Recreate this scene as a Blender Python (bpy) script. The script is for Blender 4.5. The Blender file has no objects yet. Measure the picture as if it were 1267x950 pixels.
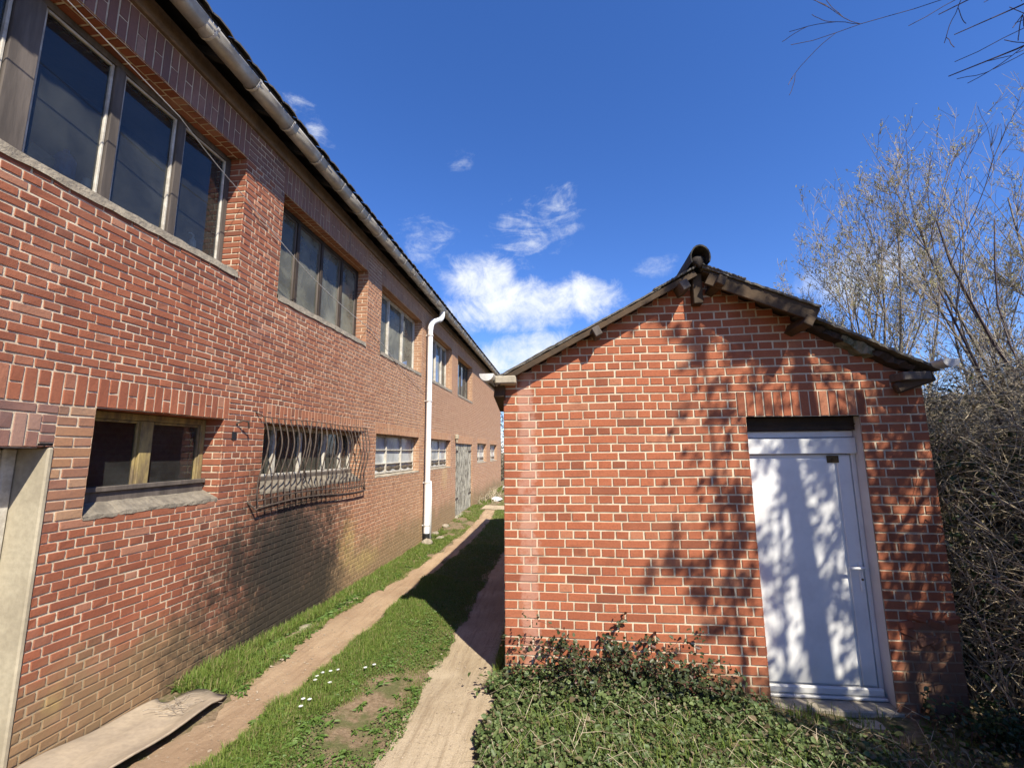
import bpy, math, random
import numpy as np
from mathutils import Vector, Matrix
random.seed(7); rng = np.random.default_rng(11)
R = math.radians
scn = bpy.context.scene
COL = scn.collection

# ------------------------------------------------------------------ helpers
def tag(o, label=None, cat=None, group=None, kind=None):
    if label: o['label'] = label
    if cat: o['category'] = cat
    if group: o['group'] = group
    if kind: o['kind'] = kind
    return o

def empty(name, loc=(0, 0, 0), **k):
    o = bpy.data.objects.new(name, None); COL.objects.link(o); o.location = loc
    o.empty_display_size = .2
    return tag(o, **k)

class MB:
    def __init__(s): s.v = []; s.f = []; s.m = []; s.c = []; s.usec = False
    def quad(s, a, b, c, d, m=0, col=None):
        n = len(s.v); s.v += [tuple(a), tuple(b), tuple(c), tuple(d)]; s.f.append((n, n+1, n+2, n+3)); s.m.append(m)
        s.c.append(col or (.5, .5, .5))
        return s
    def faces(s, vs, fs, m=0, col=None):
        n = len(s.v); s.v += [tuple(v) for v in vs]
        for f in fs: s.f.append(tuple(n+i for i in f)); s.m.append(m); s.c.append(col or (.5, .5, .5))
        return s
    def box(s, lo, hi, m=0, col=None, bev=0.0, M=None):
        x0, y0, z0 = lo; x1, y1, z1 = hi
        if bev <= 0:
            vs = [(x0,y0,z0),(x1,y0,z0),(x1,y1,z0),(x0,y1,z0),(x0,y0,z1),(x1,y0,z1),(x1,y1,z1),(x0,y1,z1)]
            fs = [(0,3,2,1),(4,5,6,7),(0,1,5,4),(1,2,6,5),(2,3,7,6),(3,0,4,7)]
        else:
            b = min(bev, (x1-x0)*.45, (y1-y0)*.45, (z1-z0)*.45)
            vs = []; idx = {}
            for i, X in enumerate((x0, x1)):
                for j, Y in enumerate((y0, y1)):
                    for k, Z in enumerate((z0, z1)):
                        sx, sy, sz = (b, -b)[i], (b, -b)[j], (b, -b)[k]
                        for ax, p in enumerate(((X, Y+sy, Z+sz), (X+sx, Y, Z+sz), (X+sx, Y+sy, Z))):
                            idx[i, j, k, ax] = len(vs); vs.append(p)
            fs = []
            for ax in range(3):
                o1, o2 = [(1, 2), (2, 0), (0, 1)][ax]
                for t in (0, 1):
                    q = []
                    for a, c in ((0, 0), (1, 0), (1, 1), (0, 1)):
                        key = [0, 0, 0]; key[ax] = t; key[o1] = a; key[o2] = c
                        q.append(idx[key[0], key[1], key[2], ax])
                    fs.append(tuple(q if t else q[::-1]))
            for ax in range(3):   # edges
                o1, o2 = [(1, 2), (2, 0), (0, 1)][ax]
                for a in (0, 1):
                    for c in (0, 1):
                        k0 = [0]*3; k0[o1] = a; k0[o2] = c; k1 = list(k0); k1[ax] = 1
                        q = [idx[(*k0, o1)], idx[(*k1, o1)], idx[(*k1, o2)], idx[(*k0, o2)]]
                        fs.append(tuple(q if (a+c) % 2 else q[::-1]))
            for i in (0, 1):
                for j in (0, 1):
                    for k in (0, 1): fs.append((idx[i,j,k,0], idx[i,j,k,1], idx[i,j,k,2]))
        if M is not None: vs = [tuple(M @ Vector(v)) for v in vs]
        return s.faces(vs, fs, m, col)
    def beam(s, a, b, w, h, m=0, up=(0, 0, 1), bev=.004, col=None):
        a = Vector(a); b = Vector(b); d = b-a; L = d.length; y = d.normalized()
        x = y.cross(Vector(up)).normalized(); z = x.cross(y)
        M = Matrix(((x[0], y[0], z[0], a[0]), (x[1], y[1], z[1], a[1]), (x[2], y[2], z[2], a[2]), (0, 0, 0, 1)))
        return s.box((-w/2, 0, -h/2), (w/2, L, h/2), m, col, bev, M)
    def tube(s, pts, r, n=6, m=0, cap=True, col=None):
        P = [Vector(p) for p in pts]; k = len(P)
        if not hasattr(r, '__len__'): r = [r]*k
        base = len(s.v); prev = None
        for i, p in enumerate(P):
            t = (P[min(i+1, k-1)]-P[max(i-1, 0)])
            if t.length < 1e-9: t = Vector((0, 0, 1))
            t.normalize()
            if prev is None:
                a = t.cross(Vector((0, 0, 1)) if abs(t.z) < .9 else Vector((1, 0, 0))).normalized()
            else:
                a = (prev - t*prev.dot(t))
                a = a.normalized() if a.length > 1e-6 else t.orthogonal().normalized()
            prev = a; b = t.cross(a)
            for j in range(n):
                an = 2*math.pi*j/n
                s.v.append(tuple(p+(a*math.cos(an)+b*math.sin(an))*r[i]))
        for i in range(k-1):
            for j in range(n):
                j2 = (j+1) % n
                s.f.append((base+i*n+j, base+i*n+j2, base+(i+1)*n+j2, base+(i+1)*n+j)); s.m.append(m); s.c.append(col or (.5, .5, .5))
        if cap and n > 3:
            s.f.append(tuple(base+j for j in range(n))[::-1]); s.m.append(m); s.c.append(col or (.5,)*3)
            s.f.append(tuple(base+(k-1)*n+j for j in range(n))); s.m.append(m); s.c.append(col or (.5,)*3)
        return s
    def lathe(s, c, prof, n=20, m=0):
        vs = []; fs = []
        for r, z in prof:
            for j in range(n):
                a = 2*math.pi*j/n; vs.append((c[0]+r*math.cos(a), c[1]+r*math.sin(a), c[2]+z))
        for i in range(len(prof)-1):
            for j in range(n): fs.append((i*n+j, i*n+(j+1) % n, (i+1)*n+(j+1) % n, (i+1)*n+j))
        fs.append(tuple(range(n))[::-1]); fs.append(tuple((len(prof)-1)*n+j for j in range(n)))
        return s.faces(vs, fs, m)
    def build(s, name, mats, parent=None, smooth=False, colors=False):
        me = bpy.data.meshes.new(name)
        me.from_pydata(s.v, [], s.f)
        if not isinstance(mats, (list, tuple)): mats = [mats]
        for mt in mats: me.materials.append(mt)
        me.polygons.foreach_set('material_index', s.m)
        if smooth: me.polygons.foreach_set('use_smooth', [True]*len(s.f))
        if colors:
            at = me.color_attributes.new('tone', 'FLOAT_COLOR', 'CORNER')
            arr = np.repeat(np.array([(*c, 1.) for c in s.c], dtype=np.float32), [len(f) for f in s.f], axis=0)
            at.data.foreach_set('color', arr.ravel())
        me.update()
        o = bpy.data.objects.new(name, me); COL.objects.link(o)
        if parent:
            o.parent = parent
            pl = parent.location
            p = parent
            acc = Vector((0, 0, 0))
            while p: acc += p.location; p = p.parent
            o.location = -acc          # geometry is written in world coordinates
        return o

def np_mesh(name, V, F, mat, parent=None, cols=None, smooth=False):
    """V (n,3), F (m,k) all k-gons; cols per face (m,3)"""
    me = bpy.data.meshes.new(name)
    V = np.asarray(V, np.float32); F = np.asarray(F, np.int32); k = F.shape[1]
    me.vertices.add(len(V)); me.vertices.foreach_set('co', V.ravel())
    me.loops.add(F.size); me.loops.foreach_set('vertex_index', F.ravel())
    me.polygons.add(len(F)); me.polygons.foreach_set('loop_start', np.arange(0, F.size, k, dtype=np.int32))
    me.polygons.foreach_set('loop_total', np.full(len(F), k, np.int32))
    if smooth: me.polygons.foreach_set('use_smooth', np.ones(len(F), bool))
    me.update(calc_edges=True)
    if cols is not None:
        at = me.color_attributes.new('tone', 'FLOAT_COLOR', 'CORNER')
        c = np.concatenate([np.asarray(cols, np.float32), np.ones((len(F), 1), np.float32)], 1)
        at.data.foreach_set('color', np.repeat(c, k, axis=0).ravel())
    me.materials.append(mat)
    o = bpy.data.objects.new(name, me); COL.objects.link(o)
    if parent:
        o.parent = parent; o.location = -parent.location
    return o

# ------------------------------------------------------------------ materials
class NT:
    def __init__(s, name):
        s.mat = bpy.data.materials.new(name); s.mat.use_nodes = True; s.t = s.mat.node_tree; s.t.nodes.clear()
        s.out = s.n('ShaderNodeOutputMaterial'); s.p = s.n('ShaderNodeBsdfPrincipled'); s.t.links.new(s.p.outputs[0], s.out.inputs[0])
        s.geo = s.n('ShaderNodeNewGeometry')
    def n(s, ty, **k):
        o = s.t.nodes.new(ty)
        for a, b in k.items(): setattr(o, a, b)
        return o
    def set(s, sock, v):
        if isinstance(v, bpy.types.NodeSocket): s.t.links.new(v, sock)
        elif v is not None:
            if hasattr(sock.default_value, '__len__') and isinstance(v, (tuple, list)) and len(v) == 3 and len(sock.default_value) == 4: v = (*v, 1)
            sock.default_value = v
    def noise(s, scale=5, detail=4, rough=.55, dist=0, vec=None, col=False):
        o = s.n('ShaderNodeTexNoise'); s.set(o.inputs['Vector'], vec if vec is not None else s.geo.outputs['Position'])
        s.set(o.inputs['Scale'], scale); s.set(o.inputs['Detail'], detail); s.set(o.inputs['Roughness'], rough); s.set(o.inputs['Distortion'], dist)
        return o.outputs['Color' if col else 'Fac']
    def scale(s, v, sc):
        o = s.n('ShaderNodeVectorMath', operation='MULTIPLY'); s.set(o.inputs[0], v); o.inputs[1].default_value = sc; return o.outputs[0]
    def ramp(s, f, a, b, lo=0., hi=1.):
        o = s.n('ShaderNodeMapRange'); s.set(o.inputs[0], f); s.set(o.inputs[1], a); s.set(o.inputs[2], b); s.set(o.inputs[3], lo); s.set(o.inputs[4], hi)
        o.interpolation_type = 'SMOOTHSTEP'; return o.outputs[0]
    def mix(s, f, a, b, mode='MIX'):
        o = s.n('ShaderNodeMix', data_type='RGBA', blend_type=mode); s.set(o.inputs[0], f); s.set(o.inputs[6], a); s.set(o.inputs[7], b); return o.outputs[2]
    def math(s, op, a, b=None, c=None):
        o = s.n('ShaderNodeMath', operation=op); s.set(o.inputs[0], a)
        if b is not None: s.set(o.inputs[1], b)
        if c is not None: s.set(o.inputs[2], c)
        return o.outputs[0]
    def xyz(s):
        o = s.n('ShaderNodeSeparateXYZ'); s.t.links.new(s.geo.outputs['Position'], o.inputs[0]); return o.outputs
    def attr(s, name='tone'):
        o = s.n('ShaderNodeAttribute', attribute_name=name); q = s.n('ShaderNodeSeparateColor'); s.t.links.new(o.outputs['Color'], q.inputs[0]); return q.outputs
    def bump(s, h, strength=.5, dist=.01):
        o = s.n('ShaderNodeBump'); s.set(o.inputs['Height'], h); o.inputs['Strength'].default_value = strength; o.inputs['Distance'].default_value = dist
        s.t.links.new(o.outputs[0], s.p.inputs['Normal'])
    def done(s, col, rough=.8, metal=0, spec=None):
        s.set(s.p.inputs['Base Color'], col); s.set(s.p.inputs['Roughness'], rough); s.set(s.p.inputs['Metallic'], metal)
        if spec is not None: s.p.inputs['Specular IOR Level'].default_value = spec
        return s.mat
    def blob(s, axes, c, r):
        """elliptical soft mask around point c (in the given axes of world position)"""
        x = s.xyz(); acc = None
        for a, cc, rr in zip(axes, c, r):
            d = s.math('DIVIDE', s.math('SUBTRACT', x[a], cc), rr); d = s.math('MULTIPLY', d, d)
            acc = d if acc is None else s.math('ADD', acc, d)
        return acc

def simple(name, col, col2=None, rough=.7, scale=8, metal=0, bump=.2, bscale=40, spec=None, bdist=.004, stretch=None):
    t = NT(name); col2 = col2 or tuple(c*.7 for c in col)
    vec = t.scale(t.geo.outputs['Position'], stretch) if stretch else None
    n1 = t.noise(scale, 6, .65, 0, vec)
    c = t.mix(t.ramp(n1, .35, .68), col, col2)
    n2 = t.noise(bscale, 5, .6, 0, vec)
    c = t.mix(t.ramp(n2, .3, .75, 0, .35), c, tuple(x*.6 for x in col2))
    if bump: t.bump(n2, bump, bdist)
    return t.done(c, rough, metal, spec)

def brick_mat(name, A, B, dark, light, kind):
    t = NT(name); a = t.attr()
    c = t.mix(a[0], A, B)
    c = t.mix(t.ramp(a[1], .90, .97, 0, .5), c, dark)
    c = t.mix(t.ramp(a[1], .12, .02, 0, .4), c, light)
    mott = t.noise(55, 6, .7)
    c = t.mix(t.ramp(mott, .42, .75, 0, .38), c, dark)
    pit = t.noise(160, 3, .6)
    c = t.mix(t.ramp(pit, .62, .76, 0, .25), c, light)
    big = t.noise(1.6, 5, .6)
    c = t.mix(t.ramp(big, .50, .78, 0, .2), c, light)
    soot = t.noise(4.5, 6, .7); c = t.mix(t.ramp(soot, .52, .74, 0, .4), c, dark)
    c = stain(t, c, kind, False)
    t.bump(t.math('ADD', mott, t.math('MULTIPLY', pit, .6)), .55, .004)
    return t.done(c, .9, 0, .25)

def mortar_mat(name, A, B, kind):
    t = NT(name); n = t.noise(9, 5, .6); g = t.noise(130, 4, .7)
    c = t.mix(t.ramp(n, .35, .7), A, B)
    c = t.mix(t.ramp(g, .5, .75, 0, .4), c, tuple(x*.5 for x in B))
    c = stain(t, c, kind, True)
    t.bump(g, .7, .004)
    return t.done(c, .95, 0, .2)

def stain(t, c, kind, mortar):
    x = t.xyz(); wob = t.noise(2.2, 5, .65); wob2 = t.noise(7, 5, .7)
    if kind == 'left':
        # lime smear and grazing sun painted as tan, growing along the wall
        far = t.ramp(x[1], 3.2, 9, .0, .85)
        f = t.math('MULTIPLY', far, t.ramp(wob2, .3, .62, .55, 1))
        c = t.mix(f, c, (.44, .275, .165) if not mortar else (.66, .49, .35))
        # pale washed patches
        c = t.mix(t.ramp(t.noise(1.1, 6, .7), .56, .72, 0, .4), c, (.42, .25, .19))
        # tan / olive band above the ground
        zz = t.math('ADD', x[2], t.math('MULTIPLY', t.math('SUBTRACT', wob, .5), 1.1))
        c = t.mix(t.ramp(zz, -1.1, -1.6, 0, .75), c, (.225, .165, .088))
        # dark algae stain running down from the corner of the barred window
        e = t.blob((1, 2), (4.75, -1.4), (1.15, 1.15))
        e = t.math('ADD', e, t.math('MULTIPLY', t.math('SUBTRACT', wob, .5), 2.6))
        e = t.math('ADD', e, t.math('MULTIPLY', t.math('SUBTRACT', wob2, .5), 2.6))
        e = t.math('ADD', e, t.math('MULTIPLY', t.math('SUBTRACT', t.noise(34, 3, .7), .5), 1.6))
        c = t.mix(t.ramp(e, 2.0, .2, 0, .95), c, (.032, .027, .021))
        e = t.math('ADD', t.blob((1, 2), (4.55, -1.0), (.38, .55)), t.math('MULTIPLY', t.math('SUBTRACT', wob2, .5), 2.4))
        c = t.mix(t.ramp(e, 1.3, .1, 0, .7), c, (.03, .026, .021))
        # yellow lichen
        for cc, rr in (((6.15, -1.25), (.34, .42)), ((2.52, -1.42), (.07, .11)), ((6.7, -1.6), (.6, .2)), ((11.3, -.55), (.35, .5))):
            e = t.math('ADD', t.blob((1, 2), cc, rr), t.math('MULTIPLY', t.math('SUBTRACT', t.noise(9, 5, .7), .5), 3.0))
            c = t.mix(t.ramp(e, 1.2, -.8, 0, .55), c, (.46, .36, .13) if cc[0] < 10 else (.6, .45, .22))
    elif kind == 'shed':
        e = t.blob((0,), (-.31,), (.085,))
        e = t.math('ADD', e, t.math('MULTIPLY', t.math('SUBTRACT', wob2, .5), 6.))
        c = t.mix(t.ramp(e, 1.2, .0, 0, .32), c, (.62, .42, .33))
        zz = t.math('ADD', x[2], t.math('MULTIPLY', t.math('SUBTRACT', wob, .5), .8))
        c = t.mix(t.ramp(zz, -1.75, -2.0, 0, .6), c, (.22, .13, .07))
        # rendered repair and grime at the lower right
        e = t.math('ADD', t.blob((0, 2), (2.93, -1.75), (.28, .42)), t.math('MULTIPLY', t.math('SUBTRACT', wob2, .5), 1.2))
        c = t.mix(t.ramp(e, 1.1, .5, 0, .75), c, (.16, .10, .065))
        # dark brown tint growing towards the right
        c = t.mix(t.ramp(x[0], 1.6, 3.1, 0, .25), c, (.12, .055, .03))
    elif kind == 'back':
        pass
    return c

M = {}
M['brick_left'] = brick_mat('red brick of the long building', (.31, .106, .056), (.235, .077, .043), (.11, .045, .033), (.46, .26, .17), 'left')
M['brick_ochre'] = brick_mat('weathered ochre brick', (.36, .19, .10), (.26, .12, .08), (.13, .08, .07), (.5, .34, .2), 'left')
M['brick_dusty_shade'] = brick_mat('dusty purple brick and painted eave shade', (.245, .125, .095), (.20, .10, .08), (.10, .07, .07), (.42, .27, .2), 'left')  # dusty brick; its darker tone also paints eave shade on the upper band
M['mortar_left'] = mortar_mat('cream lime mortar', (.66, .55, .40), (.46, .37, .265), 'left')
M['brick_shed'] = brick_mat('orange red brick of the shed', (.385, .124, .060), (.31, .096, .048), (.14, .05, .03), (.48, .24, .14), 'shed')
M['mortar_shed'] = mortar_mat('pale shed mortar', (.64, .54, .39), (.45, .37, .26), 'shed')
M['concrete'] = simple('weathered concrete', (.44, .38, .29), (.30, .26, .19), .9, 3, bump=.5, bscale=60)
M['plaster'] = simple('cream plaster reveal', (.43, .375, .27), (.30, .255, .18), .9, 2.5, bump=.35, bscale=30)
M['sill'] = simple('mortar window sill', (.37, .315, .235), (.22, .185, .14), .95, 9, bump=.9, bscale=50, bdist=.01)
M['silldark'] = simple('grimy lower sill', (.24, .205, .155), (.13, .11, .085), .95, 9, bump=.8, bscale=50, bdist=.01)
M['oldwood'] = simple('grey weathered window wood', (.145, .118, .098), (.065, .052, .043), .85, 6, bump=.6, bscale=30, stretch=(1, 1, .12))
M['palewood'] = simple('chalky white painted wood', (.60, .56, .48), (.38, .34, .28), .8, 9, bump=.5, bscale=30)
M['olivewood'] = simple('yellowed peeling window paint', (.36, .27, .10), (.14, .10, .06), .8, 14, bump=.8, bscale=40, stretch=(1, 1, .3))
M['brownwood'] = simple('brown roof timber', (.085, .05, .023), (.045, .028, .014), .85, 6, bump=.7, bscale=25)
M['darkwood'] = simple('dark stained lintel board', (.045, .028, .018), (.02, .014, .01), .8, 8, bump=.5)
M['soffit'] = simple('very dark soffit boards', (.03, .022, .016), (.013, .010, .008), .9, 5, bump=.4)  # near-black tone for eave boards and rafters
M['fascia'] = simple('brown cornice paint', (.20, .13, .085), (.12, .08, .055), .85, 5, bump=.4)
M['zinc'] = simple('dull zinc gutter', (.46, .43, .38), (.33, .30, .26), .42, 4, metal=.35, bump=.12, bscale=20)
M['zinclight'] = simple('pale gutter strap', (.66, .64, .6), (.5, .48, .44), .5, 6, bump=.1)
M['whitepvc'] = simple('white plastic pipe', (.86, .86, .85), (.78, .77, .74), .5, 2.5, bump=.05)
M['iron'] = simple('rusty wrought iron', (.11, .08, .058), (.055, .038, .03), .75, 25, metal=.2, bump=.5, bscale=120)
M['black'] = simple('black plastic', (.02, .02, .02), (.012, .012, .012), .5, 8, bump=.1)
M['wire'] = simple('pale cable sheath', (.62, .6, .55), (.45, .43, .4), .5, 8, bump=0)
M['roofsheet'] = simple('mossy roof sheet', (.155, .14, .12), (.075, .068, .055), .92, 9, bump=1., bscale=45, bdist=.01)
M['ridge'] = simple('dark ridge tile', (.06, .052, .042), (.03, .03, .022), .85, 12, bump=.8, bscale=40)
M['moss'] = simple('grey mortar and moss', (.24, .225, .17), (.08, .09, .05), .95, 14, bump=1., bscale=50, bdist=.012)
M['tiles'] = simple('dark roof tile', (.10, .085, .07), (.055, .05, .042), .85, 6, bump=.6)
M['mat'] = simple('dusty grey rubber sheet', (.42, .335, .235), (.28, .225, .165), .9, 2.4, bump=.45, bscale=28)
M['matedge'] = simple('bare rubber edge', (.17, .15, .135), (.11, .10, .09), .7, 6, bump=.3)
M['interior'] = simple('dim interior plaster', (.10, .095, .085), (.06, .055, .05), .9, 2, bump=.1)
M['litter'] = simple('white litter', (.75, .76, .76), (.6, .6, .6), .6, 20, bump=.3)
M['brass'] = simple('tarnished brass plate', (.14, .09, .04), (.07, .05, .02), .5, 30, metal=.5)

def door_white():
    t = NT('white plastic door skin'); x = t.xyz()
    c = t.mix(t.ramp(t.noise(3, 5, .6), .4, .7), (.72, .72, .71), (.62, .62, .61))
    c = t.mix(t.ramp(t.noise(45, 5, .7), .58, .75, 0, .25), c, (.45, .43, .38))
    zz = t.math('ADD', x[2], t.math('MULTIPLY', t.noise(12, 4), .35))
    c = t.mix(t.ramp(zz, -1.5, -1.85, 0, .4), c, (.40, .38, .30))
    # faint vertical tongue lines
    t.bump(t.noise(30, 3), .05, .002)
    return t.done(c, .35)
M['door'] = door_white()

def greydoor():
    t = NT('peeling grey plank paint')
    v = t.scale(t.geo.outputs['Position'], (1, 1, .35))
    n = t.noise(13, 7, .75, .8, v)
    c = t.mix(t.ramp(n, .46, .56), (.42, .39, .31), (.11, .095, .07))
    c = t.mix(t.ramp(t.noise(3, 4), .5, .7, 0, .35), c, (.24, .22, .15))
    t.bump(n, .6, .005); return t.done(c, .9)
M['greydoor'] = greydoor()

def glass(name, dust, dustcol, rough=.03, fk=1.5):
    t = NT(name)
    nt = t.t; tr = t.n('ShaderNodeBsdfTransparent'); tr.inputs[0].default_value = (.55, .6, .6, 1)
    gl = t.n('ShaderNodeBsdfGlossy'); gl.inputs['Roughness'].default_value = rough; gl.inputs['Color'].default_value = (1, 1, 1, 1)
    fr = t.n('ShaderNodeFresnel'); fr.inputs['IOR'].default_value = 1.5
    m1 = t.n('ShaderNodeMixShader'); nt.links.new(t.math('MULTIPLY', fr.outputs[0], fk), m1.inputs[0]); nt.links.new(tr.outputs[0], m1.inputs[1]); nt.links.new(gl.outputs[0], m1.inputs[2])
    df = t.n('ShaderNodeBsdfDiffuse')
    c = t.mix(t.ramp(t.noise(2.2, 6, .6, .4), .35, .7), dustcol, tuple(x*.62 for x in dustcol)); nt.links.new(c, df.inputs[0])
    m2 = t.n('ShaderNodeMixShader')
    f = t.ramp(t.noise(1.7, 6, .65, .6), .34, .68, dust*.45, dust); nt.links.new(f, m2.inputs[0])
    nt.links.new(m1.outputs[0], m2.inputs[1]); nt.links.new(df.outputs[0], m2.inputs[2]); nt.links.new(m2.outputs[0], t.out.inputs[0])
    return t.mat
M['glass_clear'] = glass('dusty clear window glass', .15, (.30, .32, .30), .03, 1.2)
M['glass_milky'] = glass('grimy grey window glass', .72, (.30, .295, .235), .08, .8)
M['glass_low'] = glass('smeared low window glass', .42, (.22, .22, .18), .05)
M['glass_white'] = glass('white filmed glass', .93, (.66, .68, .66), .15)
M['glass_dark'] = glass('dark low window glass', .20, (.20, .21, .20), .04)
M['sheeting'] = simple('white film behind glass', (.62, .63, .60), (.42, .42, .39), .5, 7, bump=.6, bscale=10, bdist=.02)
M['rags'] = simple('brown rags behind glass', (.16, .12, .08), (.06, .05, .035), .9, 14, bump=.8, bscale=30)
M['bluebottle'] = simple('blue plastic', (.05, .10, .30), (.03, .06, .2), .2, 5, bump=0)
M['whiteplastic'] = simple('white plastic', (.8, .8, .78), (.7, .7, .68), .35, 5, bump=0)
M['cardboard'] = simple('brown card', (.30, .22, .15), (.2, .15, .1), .8, 5, bump=.1)

def leafmat(name, A, B, rough=.55, trans=.25, dead=None):
    t = NT(name); a = t.attr()
    c = t.mix(a[0], A, B)
    if dead: c = t.mix(t.ramp(a[1], .80, .92), c, dead)
    v = t.math('MULTIPLY', a[2], 1.0)
    c = t.mix(t.ramp(v, .0, 1., .0, .45), c, tuple(x*.45 for x in A))
    t.p.inputs['Subsurface Weight'].default_value = 0
    t.done(c, rough, 0, .35)
    tl = t.n('ShaderNodeBsdfTranslucent'); t.t.links.new(c, tl.inputs[0])
    ms = t.n('ShaderNodeMixShader'); ms.inputs[0].default_value = trans
    t.t.links.new(t.p.outputs[0], ms.inputs[1]); t.t.links.new(tl.outputs[0], ms.inputs[2]); t.t.links.new(ms.outputs[0], t.out.inputs[0])
    return t.mat
M['grass'] = leafmat('fresh grass blade', (.12, .21, .028), (.23, .28, .06), .6, .3, (.34, .27, .13))
M['weed'] = leafmat('broad weed leaf', (.085, .165, .03), (.15, .22, .05), .5, .25, (.2, .15, .08))
M['cover'] = leafmat('dusty ground cover leaf', (.06, .105, .03), (.175, .22, .08), .5, .2, (.20, .15, .09))
M['bramble'] = leafmat('dark bramble leaf', (.035, .058, .022), (.08, .09, .04), .45, .15, (.10, .035, .025))
M['ivy'] = leafmat('ivy leaf', (.03, .055, .018), (.06, .085, .03), .4, .15, None)
M['deadleaf'] = leafmat('dry thicket leaf', (.27, .22, .12), (.14, .115, .06), .8, .2, (.06, .085, .025))
M['bud'] = leafmat('grey green catkin', (.42, .42, .27), (.55, .50, .27), .7, .3, (.5, .45, .16))
M['petal'] = leafmat('white daisy petal', (.85, .85, .83), (.8, .8, .78), .6, .2)
def barkmat(name, A, B):
    t = NT(name); n = t.noise(25, 6, .7, .3, t.scale(t.geo.outputs['Position'], (1, 1, .25)))
    t.bump(n, .6, .006); return t.done(t.mix(t.ramp(n, .35, .65), A, B), .85)
M['bark'] = barkmat('grey brown bark', (.20, .165, .125), (.09, .072, .055))
M['twig'] = barkmat('dull twig bark', (.34, .285, .215), (.19, .155, .12))
M['drytwig'] = barkmat('bleached dry stem', (.48, .40, .27), (.22, .175, .115))

def ground_mat():
    t = NT('soil with moss and thin grass'); x = t.xyz()
    n = t.noise(3.2, 7, .65); n2 = t.noise(28, 6, .7); n3 = t.noise(120, 4, .7)
    c = t.mix(t.ramp(n2, .3, .7), (.30, .215, .14), (.17, .115, .07))
    g = t.mix(t.ramp(n3, .3, .7), (.085, .125, .028), (.05, .07, .018))
    c = t.mix(t.ramp(n, .45, .60, .05, .7), c, g)
    t.bump(t.math('ADD', n2, t.math('MULTIPLY', n3, .6)), .8, .02)
    return t.done(c, .95, 0, .2)
M['ground'] = ground_mat()
def dirt_mat(nm, A, B, C):
    t = NT(nm); n = t.noise(1.6, 6, .6); n2 = t.noise(22, 6, .7); n3 = t.noise(170, 4, .75)
    st = t.noise(7, 5, .6, .2, t.scale(t.geo.outputs['Position'], (3, .25, 1)))
    c = t.mix(t.ramp(n, .35, .68), A, B)
    c = t.mix(t.ramp(st, .45, .72, 0, .5), c, C)
    c = t.mix(t.ramp(n2, .55, .75, 0, .35), c, (.60, .49, .35))
    c = t.mix(t.ramp(n3, .50, .70, 0, .6), c, (.17, .115, .075))
    t.bump(t.math('ADD', t.math('ADD', n2, st), t.math('MULTIPLY', n3, .7)), .9, .012)
    return t.done(c, .95, 0, .15)
M['dirt'] = dirt_mat('pale dry trodden dirt', (.50, .405, .28), (.37, .29, .19), (.22, .16, .10))
M['dirt_brown'] = dirt_mat('brown trodden dirt', (.42, .30, .19), (.33, .225, .14), (.21, .135, .08))

# ------------------------------------------------------------------ ground
def lerp(v, xs, ys): return np.interp(v, xs, ys)
LY = [-30, 2.4, 3.1, 5, 9.5, 12.5, 15, 22, 60]; LZ = [-1.62, -1.70, -1.77, -1.86, -1.91, -1.82, -1.77, -1.66, -1.6]
RY = [-30, 1.5, 3, 4.15, 10, 14, 18, 60]; RZ = [-1.8, -1.88, -1.93, -1.97, -1.95, -1.86, -1.74, -1.6]
def H(x, y):
    x = np.asarray(x, float); y = np.asarray(y, float)
    l = lerp(y, LY, LZ); r = lerp(y, RY, RZ)
    w = np.clip((x+2.7)/1.7, 0, 1); w = w*w*(3-2*w)
    h = l*(1-w)+r*w
    h = h - .15*np.clip((x-.3)/1.9, 0, 1)*np.clip(1-np.abs(y-4)/6, 0, 1)
    h = h + .35*np.clip((x-3.6)/4, 0, 1)
    h = h + .012*np.sin(x*5.1+y*1.7)*np.sin(y*3.3-x*2.1)+.006*np.sin(x*13+y*9)
    return h

TL = [(-6, -2.25), (2.0, -2.24), (2.7, -2.24), (3.3, -2.26), (4.2, -2.32), (5.05, -2.37), (6, -2.33), (7, -2.24), (8.6, -2.17), (10.5, -2.12), (12.4, -2.14), (14.2, -2.25), (16, -2.35)]
TLw = [(-6, .2), (2.7, .20), (3.3, .20), (4.2, .25), (5, .30), (6, .26), (7, .20), (8.6, .19), (12, .20), (16, .2)]
TR = [(-6, -.95), (2.0, -.92), (3.0, -.90), (4.0, -.91), (5.5, -.93), (9, -.95), (12, -1.0), (14.2, -1.1), (16, -1.2)]
TRw = [(-6, .33), (3.0, .30), (4.2, .30), (6, .28), (14, .27), (16, .27)]
def itp(v, T): return np.interp(v, [a for a, b in T], [b for a, b in T])
def on_track(x, y, grow=0.):
    a = np.abs(x-itp(y, TL)) < itp(y, TLw)+grow
    b = np.abs(x-itp(y, TR)) < itp(y, TRw)+grow
    c = (np.abs(y-(14.55+.10*(x+2)))<.42+grow) & (x > -2.6)
    return a | b | c

def grid(name, xs, ys, dz, mat, mask=None):
    X, Y = np.meshgrid(xs, ys); Z = H(X, Y)+dz
    V = np.stack([X.ravel(), Y.ravel(), Z.ravel()], 1); nx = len(xs); F = []
    for j in range(len(ys)-1):
        for i in range(nx-1): F.append((j*nx+i, j*nx+i+1, (j+1)*nx+i+1, (j+1)*nx+i))
    return np_mesh(name, V, F, mat, smooth=True)
xs = np.concatenate([[-300, -120, -60, -30, -16, -11], np.arange(-3.3, 6.01, .1), [7, 9, 12, 18, 30, 60, 120, 300]])
ys = np.concatenate([[-300, -100, -40, -15, -5, -2], np.arange(0, 24.01, .12), [26, 30, 40, 60, 100, 200, 600]])
g = grid('ground', xs, ys, 0, M['ground']); tag(g, kind='structure')

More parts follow.
